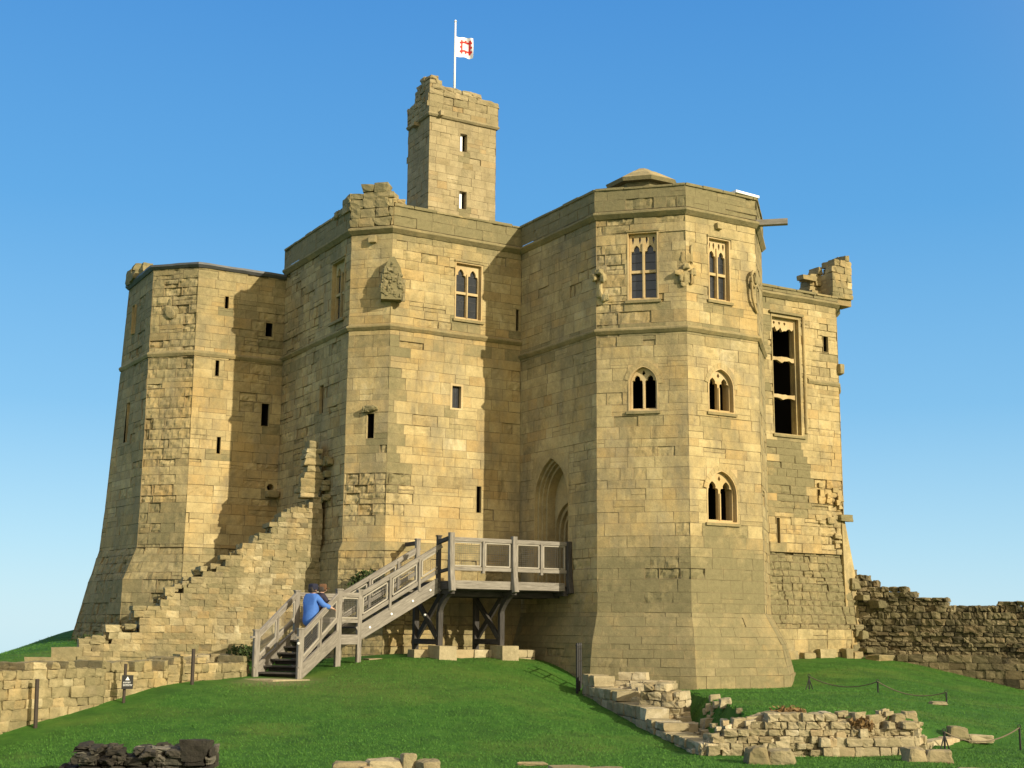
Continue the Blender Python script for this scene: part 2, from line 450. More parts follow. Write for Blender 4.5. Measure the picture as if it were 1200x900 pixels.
def block_wall(mb, p0, p1, thick, top, bot, seed, ch=(0.2, 0.32), ln=(0.25, 0.6), rough=0.12, rnd_amt=0.15, n=3,
               tone=(0.55, 0.22), lich=None, jit=0.03, rag=0.06, gap=0.012, cap_rows=True, side=1):
    """a dry-looking wall of separate blocks along p0->p1 (world xy); top(s), bot(s) give z; thickness goes to side*left of the run"""
    p0 = Vector((p0[0], p0[1], 0)); p1 = Vector((p1[0], p1[1], 0)); d = p1 - p0; L = d.length; d = d / L
    nrm = Vector((-d.y, d.x, 0)) * side
    rnd = random.Random(seed); up = Vector((0, 0, 1))
    zmin = min(bot(L * i / 20) for i in range(21)); zmax = max(top(L * i / 40) for i in range(41))
    z = zmin
    while z < zmax:
        h = rnd.uniform(*ch)
        s = -rnd.uniform(0, 0.2)
        while s < L:
            w = rnd.uniform(*ln)
            a, b = max(0, s), min(L, s + w); m_ = (a + b) / 2
            if b - a > 0.06:
                zt = top(m_) + rnd.uniform(-rag, rag)
                if z + h * 0.45 < zt and z + h > bot(m_) - 0.1:
                    hh = h * rnd.uniform(0.92, 1.0)
                    exposed = z + h * 1.5 > zt
                    rows = 2 if thick > 0.5 else 1
                    tr = thick / rows
                    for r_ in range(rows):
                        if r_ and exposed and rnd.random() < 0.25: continue
                        jj = rnd.uniform(-jit, jit)
                        cen = p0 + d * m_ + nrm * (tr * (r_ + 0.5) + jj) + up * (z + h / 2)
                        stone(mb, cen, d, nrm, up, (b - a) - gap + 0.01, tr + 0.03, hh - gap + 0.012, rnd,
                              rough * (1.5 if exposed else 1), rnd_amt * (1.4 if exposed else 1), n, tone, lich(m_, z) if lich else 0)
            s += w
        z += h * 0.985
    # packed core so that no daylight shows through the joints
    K = max(6, int(L / 0.4)); core = 0.07
    for i in range(K):
        a, b = L * i / K, L * (i + 1) / K
        zt = min(top(a), top(b), top((a + b) / 2)) - 0.28; zb = min(bot(a), bot(b)) - 0.2
        if zt - zb < 0.1: continue
        c = [p0 + d * a + nrm * core, p0 + d * b + nrm * core, p0 + d * b + nrm * (thick - core), p0 + d * a + nrm * (thick - core)]
        if side < 0: c.reverse()
        mb.prism([q + up * zb for q in c], [q + up * zt for q in c], (0.1, 0.3, 0.1, 0.6))

def lerp_prof(pts):
    def f(s):
        if s <= pts[0][0]: return pts[0][1]
        for (a, x), (b, y) in zip(pts, pts[1:]):
            if s <= b: return x + (y - x) * (s - a) / (b - a)
        return pts[-1][1]
    return f

def sweep(mb, path, prof, closed_prof=True, col=(0.4, 0.3, 0.3, 0.0), jit=0.0, step=None):
    """mouldings: path of (u,v) with the outside on the right of travel, prof of (outward offset, z)"""
    pts = [Vector((a, b)) for a, b in path]
    if step:
        out = [pts[0]]; corner = [True]
        for a, b in zip(pts, pts[1:]):
            k = max(1, int((b - a).length / step))
            for i in range(1, k + 1): out.append(a.lerp(b, i / k)); corner.append(i == k)
        pts = out
    offs = []
    for i, p in enumerate(pts):
        n = []
        if i > 0: d = (pts[i] - pts[i - 1]).normalized(); n.append(Vector((d.y, -d.x)))
        if i < len(pts) - 1: d = (pts[i + 1] - pts[i]).normalized(); n.append(Vector((d.y, -d.x)))
        if len(n) == 2:
            b = (n[0] + n[1]); b = b / max(0.2, (1 + n[0].dot(n[1])))
        else: b = n[0]
        offs.append(b)
    vs = []; k = len(prof)
    for i, p in enumerate(pts):
        for (o, z) in prof:
            j1 = mnoise.noise(Vector((p.x * 3, p.y * 3, z * 5))) * jit
            q = p + offs[i] * (o + j1); vs.append(W(q.x, q.y, z + mnoise.noise(Vector((p.x * 2.3, p.y * 2.3, z * 5 + 9))) * jit))
    fs = []
    for i in range(len(pts) - 1):
        for j in range(k if closed_prof else k - 1):
            fs.append((i * k + j, (i + 1) * k + j, (i + 1) * k + (j + 1) % k, i * k + (j + 1) % k))
    if closed_prof: fs += [tuple(range(k)), tuple(range((len(pts) - 1) * k + k - 1, (len(pts) - 1) * k - 1, -1))]
    cols = []
    for i, f in enumerate(fs):
        cols.append((min(1, max(0, col[0] + R.gauss(0, 0.08))), col[1], col[2], col[3]))
    mb.add(vs, fs, cols)

# ------------------------------------------------------------------ plates with openings
def plate(mb, frame, outer, holes, front, thick, col=(0.5, 0.3, 0.0, 0.0)):
    """frame = (origin, along, normal); outer/holes 2D loops (s, z); front face at offset `front` along normal"""
    cu = bpy.data.curves.new('tmp', 'CURVE'); cu.dimensions = '2D'; cu.fill_mode = 'BOTH'; cu.extrude = thick / 2
    for lp in [outer] + list(holes):
        sp = cu.splines.new('POLY'); sp.points.add(len(lp) - 1); sp.use_cyclic_u = True
        for p, (x, y) in zip(sp.points, lp): p.co = (x, y, 0, 1)
    o = bpy.data.objects.new('tmp', cu); COL.objects.link(o)
    dg = bpy.context.evaluated_depsgraph_get(); me = bpy.data.meshes.new_from_object(o.evaluated_get(dg))
    O, e, n = frame
    vs = [O + e * v.co.x + Vector((0, 0, v.co.y)) + n * (front - thick / 2 + v.co.z) for v in me.vertices]
    # e x z = -n or n ; keep winding by recalculation
    flip = e.cross(Vector((0, 0, 1))).dot(n) < 0
    fs = [tuple(p.vertices) if not flip else tuple(reversed(p.vertices)) for p in me.polygons]
    mb.add(vs, fs, col)
    bpy.data.objects.remove(o); bpy.data.curves.remove(cu); bpy.data.meshes.remove(me)

def arch_loop(cx, z0, zs, zt, hw, k=8):
    """pointed arch: sill z0, spring zs, apex zt, half width hw; ccw"""
    h = zt - zs
    pts = [(cx - hw, z0), (cx + hw, z0), (cx + hw, zs)]
    # circle through (hw,0),(0,h), centre on the spring line
    c = (hw * hw - h * h) / (2 * hw); r = hw - c
    a1 = math.atan2(h, -c)
    for i in range(1, k): a = a1 * i / k; pts.append((cx + c + r * math.cos(a), zs + r * math.sin(a)))
    pts.append((cx, zt))
    for i in range(k - 1, 0, -1): a = a1 * i / k; pts.append((cx - c - r * math.cos(a), zs + r * math.sin(a)))
    pts.append((cx - hw, zs)); return pts
def trefoil_loop(cx, z0, zs, zt, hw):
    """light with a cusped head"""
    h = zt - zs
    R_ = [(hw, 0), (hw * 0.98, h * 0.22), (hw * 0.86, h * 0.34), (hw * 0.55, h * 0.36), (hw * 0.58, h * 0.55), (hw * 0.46, h * 0.74), (hw * 0.2, h * 0.92)]
    pts = [(cx - hw, z0), (cx + hw, z0)] + [(cx + x, zs + y) for x, y in R_] + [(cx, zt)] + [(cx - x, zs + y) for x, y in reversed(R_)]
    return pts
def rect(a, b, c, d): return [(a, c), (b, c), (b, d), (a, d)]

# ------------------------------------------------------------------ terrain
def tps_fit(P, smooth_=0.02):
    P = np.array(P, float); n = len(P); X = P[:, :2] / 10.0
    d = np.linalg.norm(X[:, None] - X[None], axis=2)
    K = np.where(d > 0, d * d * np.log(np.maximum(d, 1e-9)), 0) + np.eye(n) * smooth_
    A = np.zeros((n + 3, n + 3)); A[:n, :n] = K; A[:n, n] = 1; A[:n, n + 1:] = X; A[n, :n] = 1; A[n + 1:, :n] = X.T
    w = np.linalg.solve(A, np.concatenate([P[:, 2], np.zeros(3)]))
    def f(x, y):
        q = np.stack([np.asarray(x, float), np.asarray(y, float)], -1) / 10.0
        d = np.linalg.norm(q[..., None, :] - X, axis=-1)
        k = np.where(d > 0, d * d * np.log(np.maximum(d, 1e-9)), 0)
        return k @ w[:n] + w[n] + q @ w[n + 1:]
    return f
lawn = tps_fit([(-12, 14, -.3), (-5, 14, -.3), (0, 14, -.3), (5, 14, -.3), (12, 14, -.3), (-9.1, 23.6, -.3), (-5, 20, -.3), (0, 20, -.3), (5, 20, -.3), (12, 20, -.35),
                (-7.83, 25.9, .2), (-7.0, 27.4, .53), (-5.9, 29.4, .58), (-4.9, 29.0, .56), (-4.2, 29.6, .62), (-3.9, 30.9, .82), (-3.3, 31.2, .95), (-1.5, 32.3, .92), (-5, 31.5, .75),
                (.6, 33.5, .95), (1.7, 32.8, .42), (1.6, 31.2, .22), (2.6, 26, -.24), (3.0, 22.5, -.30), (-4, 23, -.12), (0, 24, .02), (0, 28, .5), (-4, 26.5, .34), (1.0, 28.5, .22), (2, 23.5, -.22),
                (6.9, 22.6, -.3), (9, 23, -.33), (10.4, 27, -.25), (12, 24, -.38), (14, 30, -.3), (2, 38, .8), (-4, 38, .8)])
terr = tps_fit([(3.2, 22.6, .30), (5, 22.9, .34), (6.6, 23.3, .28), (7.6, 24.4, .06), (8.4, 25.2, -.05), (4, 25, .36), (3, 28, .34), (2.0, 31.5, .34), (2, 33, .33), (4.4, 32, .31), (6.85, 33.3, .31), (7.0, 28, .38), (9.2, 29, .22),
                (8.1, 31, .36), (7.7, 40.2, .84), (10.3, 41.9, .93), (12.3, 41.6, .76), (15.5, 40.2, -.09), (9, 36, .62), (12, 34, .1), (20, 38, -.5), (10.6, 27, -.22), (14, 28, -.35), (18, 30, -.45), (25, 50, -1), (7, 46, .9)])
west = tps_fit([(-6.5, 30.2, .62), (-9.4, 24, .76), (-8, 27.5, .76), (-10.6, 32.6, .58), (-12.2, 33.4, .72), (-12.8, 35.2, .95), (-10.7, 37.4, 1.25), (-13.9, 43, 1.62), (-5.3, 35, .9), (-16.2, 42, .52), (-14, 30, .5), (-15, 24, .0),
                (-7, 32.6, .55), (-11.6, 40.5, 1.45), (-18, 36, -.2), (-22, 45, -1.2), (-10, 50, 1.3), (-3.5, 36, .85)])
DIAG = [(1.66, 33.0), (1.66, 31.2), (2.62, 26.0), (3.12, 22.35)]
LOWW = [(-5.75, 29.75), (-6.95, 27.55), (-7.75, 26.05), (-9.15, 23.6), (-10.8, 20.6)]
RUB = [(3.12, 22.35), (6.75, 22.75), (7.55, 24.2), (8.7, 24.9), (12, 26)]
def side_of(poly, x, y):
    """signed distance to an open polyline, + on the right of travel"""
    best = np.full(np.shape(x), 1e9); sg = np.ones(np.shape(x)); bp = np.zeros(np.shape(x))
    for (ax, ay), (bx, by) in zip(poly, poly[1:]):
        dx, dy = bx - ax, by - ay; L = math.hypot(dx, dy)
        t = np.clip(((x - ax) * dx + (y - ay) * dy) / L / L, 0, 1)
        d = np.hypot(x - ax - t * dx, y - ay - t * dy)
        c = (x - ax) * dy - (y - ay) * dx
        pp = np.abs(c) / L
        m_ = (d < best - 1e-6) | ((d < best + 1e-6) & (pp > bp))
        best = np.where(m_, d, best); sg = np.where(m_, np.sign(c), sg); bp = np.where(m_, pp, bp)
    return best * sg
def sstep(a, b, x):
    t = np.clip((x - a) / (b - a), 0, 1); return t * t * (3 - 2 * t)
def ground_z(x, y):
    x = np.asarray(x, float); y = np.asarray(y, float)
    xc = np.clip(x, -24, 26); yc = np.clip(y, 12, 52)
    zl = lawn(xc, yc); zt = terr(xc, yc); zw = west(xc, yc)
    # right terrace : left border DIAG (terrace lies on its left when coming down), front border RUB
    full = [(2.2, 60.0), (2.2, 33.2), (3.9, 31.2), (3.6, 27.0), (3.75, 22.85), (6.6, 23.1), (7.55, 24.4), (8.7, 25.0), (12, 26), (60, 32)]
    d = -side_of(full, x, y)
    wid = np.where(x > 7.3, 1.6, np.where((x < 3.95) & (y < 29.5) & (y > 22.9), 0.5, 0.18))
    wt_ = sstep(-0.5, 0.5, (d - 0.15) / wid)
    z = zl * (1 - wt_) + zt * wt_
    dl = side_of([(-5.2, 60.0), (-5.2, 31.2)] + LOWW + [(-16, 11)], x, y)
    ww = sstep(-0.5, 0.5, (dl - 0.25) / 0.25)
    z = z * (1 - ww) + zw * ww
    # far from the castle the hill falls away
    r = np.hypot((x - 2) / 1.0, (y - 26) / 1.0)
    far = sstep(22, 60, r)
    z = z * (1 - far) + (-0.06 * (r - 20) - 0.6) * far
    return z
def gz(x, y): return float(ground_z(np.array([x]), np.array([y]))[0])

def axis(lo, hi, step, far):
    a = list(np.arange(lo, hi + 1e-6, step)); s = step
    l = [a[0]]; h = [a[-1]]
    while h[-1] < hi + far: s *= 1.35; h.append(h[-1] + s)
    s = step
    while l[-1] > lo - far: s *= 1.35; l.append(l[-1] - s)
    return np.array(l[:0:-1] + a + h[1:])
def bumps(x, y):
    return 0.035 * mnoise.fractal(Vector((x * .55, y * .55, 0)), 1, 2, 3) + 0.012 * mnoise.noise(Vector((x * 2.3, y * 2.3, 3)))
gx = axis(-17, 17, 0.2, 4000); gy = axis(13, 46, 0.2, 4000)
GX, GY = np.meshgrid(gx, gy)
GZ = ground_z(GX.ravel(), GY.ravel()).reshape(GX.shape)
rng = np.random.default_rng(4)
vs = [(x, y, z) for x, y, z in zip(GX.ravel(), GY.ravel(), GZ.ravel())]
for i, v in enumerate(vs):
    if abs(v[0]) < 22 and 10 < v[1] < 50:
        vs[i] = (v[0], v[1], v[2] + bumps(v[0], v[1]))
nx = len(gx)
fs = [(j * nx + i, j * nx + i + 1, (j + 1) * nx + i + 1, (j + 1) * nx + i) for j in range(len(gy) - 1) for i in range(nx - 1)]
me = bpy.data.meshes.new('ground'); me.from_pydata(vs, [], fs); me.polygons.foreach_set('use_smooth', [True] * len(fs)); me.update()
def grass_mat():
    m, nt, b = new_mat('turf')
    a = noise_tex(nt, 0.35, 5, 0.6); c = noise_tex(nt, 3.0, 6, 0.7); d = noise_tex(nt, 38, 4, 0.75)
    col = ramp(nt, c.outputs[0], [(0.25, (0.030, 0.105, 0.014)), (0.5, (0.052, 0.152, 0.020)), (0.75, (0.088, 0.20, 0.030))]).outputs[0]
    dry = ramp(nt, a.outputs[0], [(0.50, (0, 0, 0)), (0.68, (0.75,) * 3)]).outputs[0]
    col = mix(nt, dry, col, (0.125, 0.19, 0.034))
    e = noise_tex(nt, 0.9, 5, 0.65)
    col = mix(nt, ramp(nt, e.outputs[0], [(0.48, (0, 0, 0)), (0.66, (0.7,) * 3)]).outputs[0], col, (0.034, 0.094, 0.016))
    col = mix(nt, 0.8, col, ramp(nt, d.outputs[0], [(0.2, (0.6,) * 3), (0.7, (1.2,) * 3)]).outputs[0], 'MULTIPLY')
    # turf worn thin where people step on and off the staircase, and on the way down the mound
    for (cx_, cy_, rad_, amt, wc) in ((-4.9, 28.7, 1.1, 1.5, (.25, .20, .115)), (-3.6, 27.6, 3.2, .7, (.12, .165, .034)), (-1.0, 30.2, 3.0, .6, (.11, .16, .03))):
        g_ = nt.nodes.new('ShaderNodeNewGeometry'); dv = nt.nodes.new('ShaderNodeVectorMath'); dv.operation = 'DISTANCE'; dv.inputs[1].default_value = (cx_, cy_, .7)
        nt.links.new(g_.outputs['Position'], dv.inputs[0])
        k_ = math_n(nt, 'MULTIPLY', math_n(nt, 'SUBTRACT', 1.0, math_n(nt, 'DIVIDE', dv.outputs['Value'], rad_), True), amt)
        k_ = math_n(nt, 'MULTIPLY', k_, math_n(nt, 'MULTIPLY', c.outputs[0], 1.5), True)
        col = mix(nt, k_, col, wc)
    nt.links.new(col, b.inputs['Base Color']); b.inputs['Roughness'].default_value = 0.9; b.inputs['Specular IOR Level'].default_value = 0.15
    bp = nt.nodes.new('ShaderNodeBump'); bp.inputs['Strength'].default_value = 0.8; bp.inputs['Distance'].default_value = 0.05
    nt.links.new(d.outputs[0], bp.inputs['Height']); nt.links.new(bp.outputs[0], b.inputs['Normal'])
    return m
M['turf'] = grass_mat()
ground = link('ground', me, M['turf']); ground['kind'] = 'structure'

# ------------------------------------------------------------------ THE KEEP
A = (13.58, 31.83); B = (14.40, 31.0); C = (18.39, 31.0); D = (18.39, 27.26); Ee = (20.01, 25.64); F = (22.30, 25.64); G = (23.92, 27.26); H = (23.92, 31.0)
K = (30.30, 31.0); K2 = (31.2, 31.9)
W3 = (13.58, 36.71); W2 = (10.93, 36.71); W1 = (9.9, 37.74); W0 = (9.9, 40.5)
keep = thing('castle_keep', W(22, 36, 0.5), 'tall ruined golden sandstone castle keep with polygonal towers and a square lookout turret', 'castle')
TOP = 12.06; PAR = 12.84
def w3(p, z): return W(p[0], p[1], z)
def face(mb, a, b, z0, z1, a0=None, b0=None, **kw):
    a0 = a0 or a; b0 = b0 or b
    clad(mb, w3(a0, z0), w3(b0, z0), w3(a, z1), w3(b, z1), **kw)
def shift(path, offs):
    """offset a polyline outwards; one offset per segment"""
    P = [Vector(p) for p in path]; dirs = [(b - a).normalized() for a, b in zip(P, P[1:])]; nr = [Vector((d.y, -d.x)) for d in dirs]
    out = [P[0] + nr[0] * offs[0]]
    for i in range(1, len(P) - 1):
        n1, n2, o1, o2 = nr[i - 1], nr[i], offs[i - 1], offs[i]
        det = n1.x * n2.y - n1.y * n2.x
        if abs(det) < 1e-5: out.append(P[i] + n1 * o1); continue
        out.append(P[i] + Vector((o1 * n2.y - o2 * n1.y, n1.x * o2 - n2.x * o1)) / det)
    out.append(P[-1] + nr[-1] * offs[-1]); return [tuple(q) for q in out]

# ---- holes (s from the left end of each face)
LW = 4.88
HO = dict(
    LA=[(36.71 - 33.12, 36.71 - 32.2, 9.84, 11.54), (36.71 - 33.72, 36.71 - 33.42, 7.41, 8.22)],
    AB=[(0.57, 0.80, 6.5, 7.18)],
    BC=[(1.90, 2.75, 9.92, 11.52), (1.81, 2.2, 7.42, 8.13), (2.64, 2.81, 4.7, 5.43), (3.82, 3.95, 9.8, 10.44)],
    CD=[(0.75, 2.45, 2.75, 6.16)],
    DE=[(0.80, 1.60, 9.85, 11.64), (0.80, 1.56, 7.02, 8.2)],
    EF=[(0.71, 1.43, 9.90, 11.56), (0.63, 1.47, 7.03, 8.2), (0.53, 1.50, 4.28, 5.62)],
    HK=[(3.60, 4.80, 7.68, 11.50), (5.76, 6.0, 10.5, 11.04), (3.60, 3.74, 4.3, 5.1), (5.3, 5.44, 5.6, 6.07)],
    W23=[(.81, .95, 10.77, 11.16), (2.08, 2.33, 10.09, 10.53), (.62, .76, 8.75, 9.24), (2.06, 2.32, 7.42, 8.11), (.77, .91, 6.51, 7.02), (2.28, 2.6, 5.48, 5.82)],
    W01=[(0.9, 1.15, 10.3, 11.2), (1.0, 1.3, 7.0, 8.2)])
# main block
mb = MB()
face(mb, W3, A, 3.85, TOP, holes=HO['LA'], seed=1, tone=(0.42, 0.2), lichen=lambda s, z, L: 0.10 + 0.2 * NOI(s, z, 1), rag=.25, erode=lambda s, z, L: 0.2 + 0.25 * NOI(s, z, 2))
face(mb, A, B, 3.85, TOP, holes=HO['AB'], seed=2, tone=(0.56, 0.22), lichen=lambda s, z, L: 0.12, erode=lambda s, z, L: (0.75 if 4.4 < z < 5.6 else 0.06 + 0.2 * max(0, NOI(s, z, 3))))
face(mb, B, C, 3.85, TOP, holes=HO['BC'], seed=3, tone=(0.64, 0.2), lichen=lambda s, z, L: 0.16 * (z > 9.5) + 0.1 * NOI(s, z, 5) + (0.45 if s < 0.4 and 5 < z < 9.4 else 0), erode=lambda s, z, L: (0.7 if 4.4 < z < 5.6 and s < 0.6 else 0.04 + 0.25 * max(0, NOI(s, z, 4)) + 0.2 * (z > 9.6 and s < 2)))
mb.build('wall', M['gold'], keep)
mb = MB()
pth = [(13.58, 36.71), A, B, C]; po = shift(pth, [0.11] * 3)
for i in range(3):
    sd = 20 + i
    clad(mb, w3(po[i], 3.62), w3(po[i + 1], 3.62), w3(pth[i], 3.85), w3(pth[i + 1], 3.85), seed=sd, length=(0.6, 1.1), tone=(0.4, 0.15), lichen=lambda s, z, L: 0.4, courses=[], corner=(True, True))
    clad(mb, w3(po[i], 0.3), w3(po[i + 1], 0.3), w3(po[i], 3.62), w3(po[i + 1], 3.62), seed=sd + 5, tone=(0.5, 0.22),
         erode=lambda s, z, L: 0.35 + 0.3 * NOI(s, z, 6), lichen=lambda s, z, L: 0.3 + 0.15 * NOI(s, z, 7))
mb.build('plinth', M['gold'], keep)
# south polygonal tower
def tower_er(k, edge=None):
    def f(s, z, L):
        e = 0.03 + 0.22 * max(0, NOI(s, z, k))
        if 2.9 < z < 4.3: e += 0.45 * max(0, 0.5 + NOI(s * 1.3, z * 1.6, k + 1) - (abs(s - edge) * 0.45 if edge is not None else 0))
        return e
    return f
tl = lambda s, z, L: 0.05 + 0.5 * smooth(4.4, 3.2, z) + 0.14 * NOI(s, z, 11) + (0.1 if 8.6 < z < 9.1 else 0) if z > 0 else 0
mb = MB()
face(mb, C, D, 2.1, TOP, holes=HO['CD'], seed=31, tone=(0.5, 0.2), lichen=lambda s, z, L: 0.10 + 0.25 * NOI(s, z, 9), erode=lambda s, z, L: 0.05 + 0.15 * max(0, NOI(s, z, 8)) + 0.15 * (s > 2.8))
face(mb, D, Ee, 2.1, TOP, holes=HO['DE'], seed=32, tone=(0.58, 0.2), lichen=tl, rag=.08, erode=lambda s, z, L: tower_er(21, 2.2)(s, z, L) + 0.35 * (z > 8.7 and s < 0.7))
face(mb, Ee, F, 2.1, TOP, holes=HO['EF'], seed=33, tone=(0.66, 0.2), lichen=tl, erode=tower_er(25, 0.1))
face(mb, F, G, 2.1, TOP, seed=34, tone=(0.55, 0.2), lichen=lambda s, z, L: 0.3, erode=tower_er(29))
face(mb, G, H, 2.1, TOP, seed=35, tone=(0.5, 0.2), lichen=lambda s, z, L: 0.3, cell=0.2)
mb.build('wall', M['gold'], keep)
mb = MB()
pt = [C, D, Ee, F, G, H]; o1 = shift(pt, [0.33, 0.34, 0.33, 0.55, 0.5]); o2 = shift(pt, [0.36, 0.37, 0.36, 0.58, 0.53])
mid = [tuple(Vector(a).lerp(Vector(b), 0.30)) for a, b in zip(o1, pt)]
for i in range(5):
    ll = lambda s, z, L: 0.44 + 0.15 * NOI(s, z, 14)
    clad(mb, w3(mid[i], 1.35), w3(mid[i + 1], 1.35), w3(pt[i], 2.1), w3(pt[i + 1], 2.1), seed=40 + i, tone=(0.44, 0.18), lichen=ll, length=(0.4, 0.95), cuts=False, proud=0.003)
    clad(mb, w3(o1[i], 0.62), w3(o1[i + 1], 0.62), w3(mid[i], 1.35), w3(mid[i + 1], 1.35), seed=45 + i, tone=(0.46, 0.18), lichen=ll, length=(0.4, 0.95), cuts=False, proud=0.003)
    clad(mb, w3(o2[i], 0.0), w3(o2[i + 1], 0.0), w3(o2[i], 0.62), w3(o2[i + 1], 0.62), seed=50 + i, tone=(0.55, 0.15), lichen=ll, length=(0.3, 0.6), courses=[0.3], cuts=False)
    a, b, c, d = w3(o1[i], 0.62), w3(o1[i + 1], 0.62), w3(o2[i + 1], 0.62), w3(o2[i], 0.62)
    mb.quad(d, c, b, a, (0.5, 0.3, 0.3, 0))
mb.build('plinth', M['gold'], keep)
# south-east block
mb = MB()
face(mb, H, K, 4.05, TOP + 0.0, holes=HO['HK'], seed=61, tone=(0.60, 0.2), courses=course_list(9, 0.19, 0.31), rag=.3,
     lichen=lambda s, z, L: 0.05 + 0.15 * NOI(s, z, 12) + (0.42 if 3.4 < s < 4.9 and 5.2 < z < 7.6 else 0) + (0.35 if s < 3.3 else 0),
     erode=lambda s, z, L: 0.16 + 0.3 * max(0, NOI(s, z, 13)) + (0.55 if s > 5.3 and z < 6.4 else 0))
face(mb, K, K2, 0.5, TOP, seed=62, tone=(0.5, 0.2), a0=(30.3, 31.0), b0=(31.2, 31.9))
mb.build('wall', M['gold'], keep)
mb = MB()
hk = [(26.2, 31.05), (30.42, 31.05)]
clad(mb, W(25.5, 30.86, 1.75), W(30.62, 30.86, 1.75), W(25.5, 31.06, 4.05), W(30.38, 31.06, 4.05), seed=63, tone=(0.42, 0.2), courses=course_list(10, 0.16, 0.28), length=(0.2, 0.5),
     lichen=lambda s, z, L: 0.5 + 0.2 * NOI(s, z, 15), erode=lambda s, z, L: 0.75 + 0.3 * NOI(s, z, 16), cell=0.1, joint=0.03)
clad(mb, W(25.5, 30.62, -0.2), W(30.1, 30.62, -0.2), W(25.5, 30.62, 1.75), W(30.1, 30.62, 1.75), seed=64, tone=(0.68, 0.18), courses=course_list(11, 0.3, 0.45), length=(0.4, 0.9),
     lichen=lambda s, z, L: 0.25, erode=lambda s, z, L: 0.35 + 0.3 * NOI(s, z, 17))
mb.quad(W(25.5, 30.62, 1.75), W(30.1, 30.62, 1.75), W(30.1, 31, 1.75), W(25.5, 31, 1.75), (0.4, 0.3, 0.5, 0))
mb.quad(W(30.1, 30.62, -0.2), W(30.1, 31.3, -0.2), W(30.1, 31.3, 1.75), W(30.1, 30.62, 1.75), (0.5, 0.3, 0.3, 0))
# raked buttress on the corner
mb.prism([W(30.2, 30.9, 0.5), W(31.45, 31.1, 0.5), W(31.9, 31.9, 0.5), W(30.2, 32.5, 0.5)], [W(30.2, 30.98, 5.15), W(30.36, 31.02, 5.15), W(30.8, 31.5, 5.15), W(30.2, 32.0, 5.15)], (0.6, 0.4, 0.15, 0))
rr = random.Random(77)
for i in range(18):     # fallen facing below the window and on the corner
    stone(mb, W(29.35 + rr.uniform(-.2, .85), 31.0 + rr.uniform(-.03, .05), rr.uniform(4.1, 6.2)), CU, CV, Vector((0, 0, 1)), rr.uniform(.12, .3), .12, rr.uniform(.08, .2), rr, 0.2, 0.2, 3, (0.6, .2), 0.1)
mb.build('plinth', M['gold'], keep)
# west tower, battered
ringz = [11.95, 9.4, 5.3, 3.85, 2.95, 0.6]
c0 = [(9.9, 40.5), (9.8, 40.5), (9.6, 40.5), (9.5, 40.5), (9.27, 40.6), (8.75, 40.75)]
c1 = [(9.9, 37.74), (9.9, 37.74), (9.9, 37.74), (9.88, 37.72), (9.52, 37.66), (9.5, 37.64)]
c2 = [(10.93, 36.71), (10.93, 36.71), (10.93, 36.71), (10.91, 36.69), (10.83, 36.46), (10.83, 36.44)]
c3 = [(13.6, 36.71), (13.6, 36.71), (13.6, 36.71), (13.6, 36.69), (13.6, 36.46), (13.6, 36.44)]
cm = [(11.2, 42.2), (11.1, 42.3), (10.9, 42.4), (10.8, 42.5), (10.6, 42.7), (10.3, 43.0)]
mbw = MB(); mbp = MB()
for i in range(5):
    for k, (ca, cb) in enumerate(((cm, c0), (c0, c1), (c1, c2), (c2, c3))):
        tgt = mbw if i < 3 else mbp
        hs = HO['W01'] if k == 1 else HO['W23'] if k == 3 else []
        er = (lambda s, z, L: 0.42 + 0.3 * NOI(s, z, 31)) if k == 2 else (lambda s, z, L: 0.12 + 0.3 * max(0, NOI(s, z, 33)))
        if k == 3: li = lambda s, z, L: 0.06 + 0.18 * (z > 9.5) + 0.1 * NOI(s, z, 34)
        elif k == 2: li = lambda s, z, L: 0.1 + 0.14 * (z > 9.5) + 0.1 * NOI(s, z, 36) + (0.28 if z < 5.0 else 0)
        else: li = lambda s, z, L: 0.25 + 0.2 * NOI(s, z, 35)
        if i >= 3:
            li = lambda s, z, L: 0.42 + 0.15 * NOI(s, z, 37)
            er = lambda s, z, L: 0.3 + 0.4 * max(0, NOI(s, z, 38)) + (0.4 if z < 2 else 0)
        clad(tgt, w3(ca[i + 1], ringz[i + 1]), w3(cb[i + 1], ringz[i + 1]), w3(ca[i], ringz[i]), w3(cb[i], ringz[i]), holes=hs, seed=100 + 10 * i + k,
             tone=(0.56 if k > 1 else 0.42, 0.2), erode=er, lichen=li, cell=0.12 if k else 0.25)
mbw.build('wall', M['gold'], keep); mbp.build('plinth', M['gold'], keep)

# plain far walls and the roofs (dark inside)
mb = MB()
back = [K2, (31.2, 47.0), (13.0, 47.0), (11.2, 42.2)]
for a, b in zip(back, back[1:]):
    z1 = TOP + 0.6
    mb.quad(w3(a, -1), w3(b, -1), w3(b, z1), w3(a, z1), (0.5, 0.3, 0.2, 0))
mb.build('wall', M['gold'], keep)
mb = MB()
rp = [A, B, C, D, Ee, F, G, H, K, K2, (31.2, 47), (13.0, 47), (13.58, 42.0), W3]
mb.add([w3(p, 12.02) for p in rp], [tuple(range(len(rp)))], (0.3, 0.3, 0.4, 0))
rp = [W3, (13.58, 43), (11.2, 42.2), W0, W1, W2]
mb.add([w3(p, 11.9) for p in rp], [tuple(range(len(rp)))], (0.3, 0.3, 0.4, 0))
mb.build('roof', M['lead'], keep)

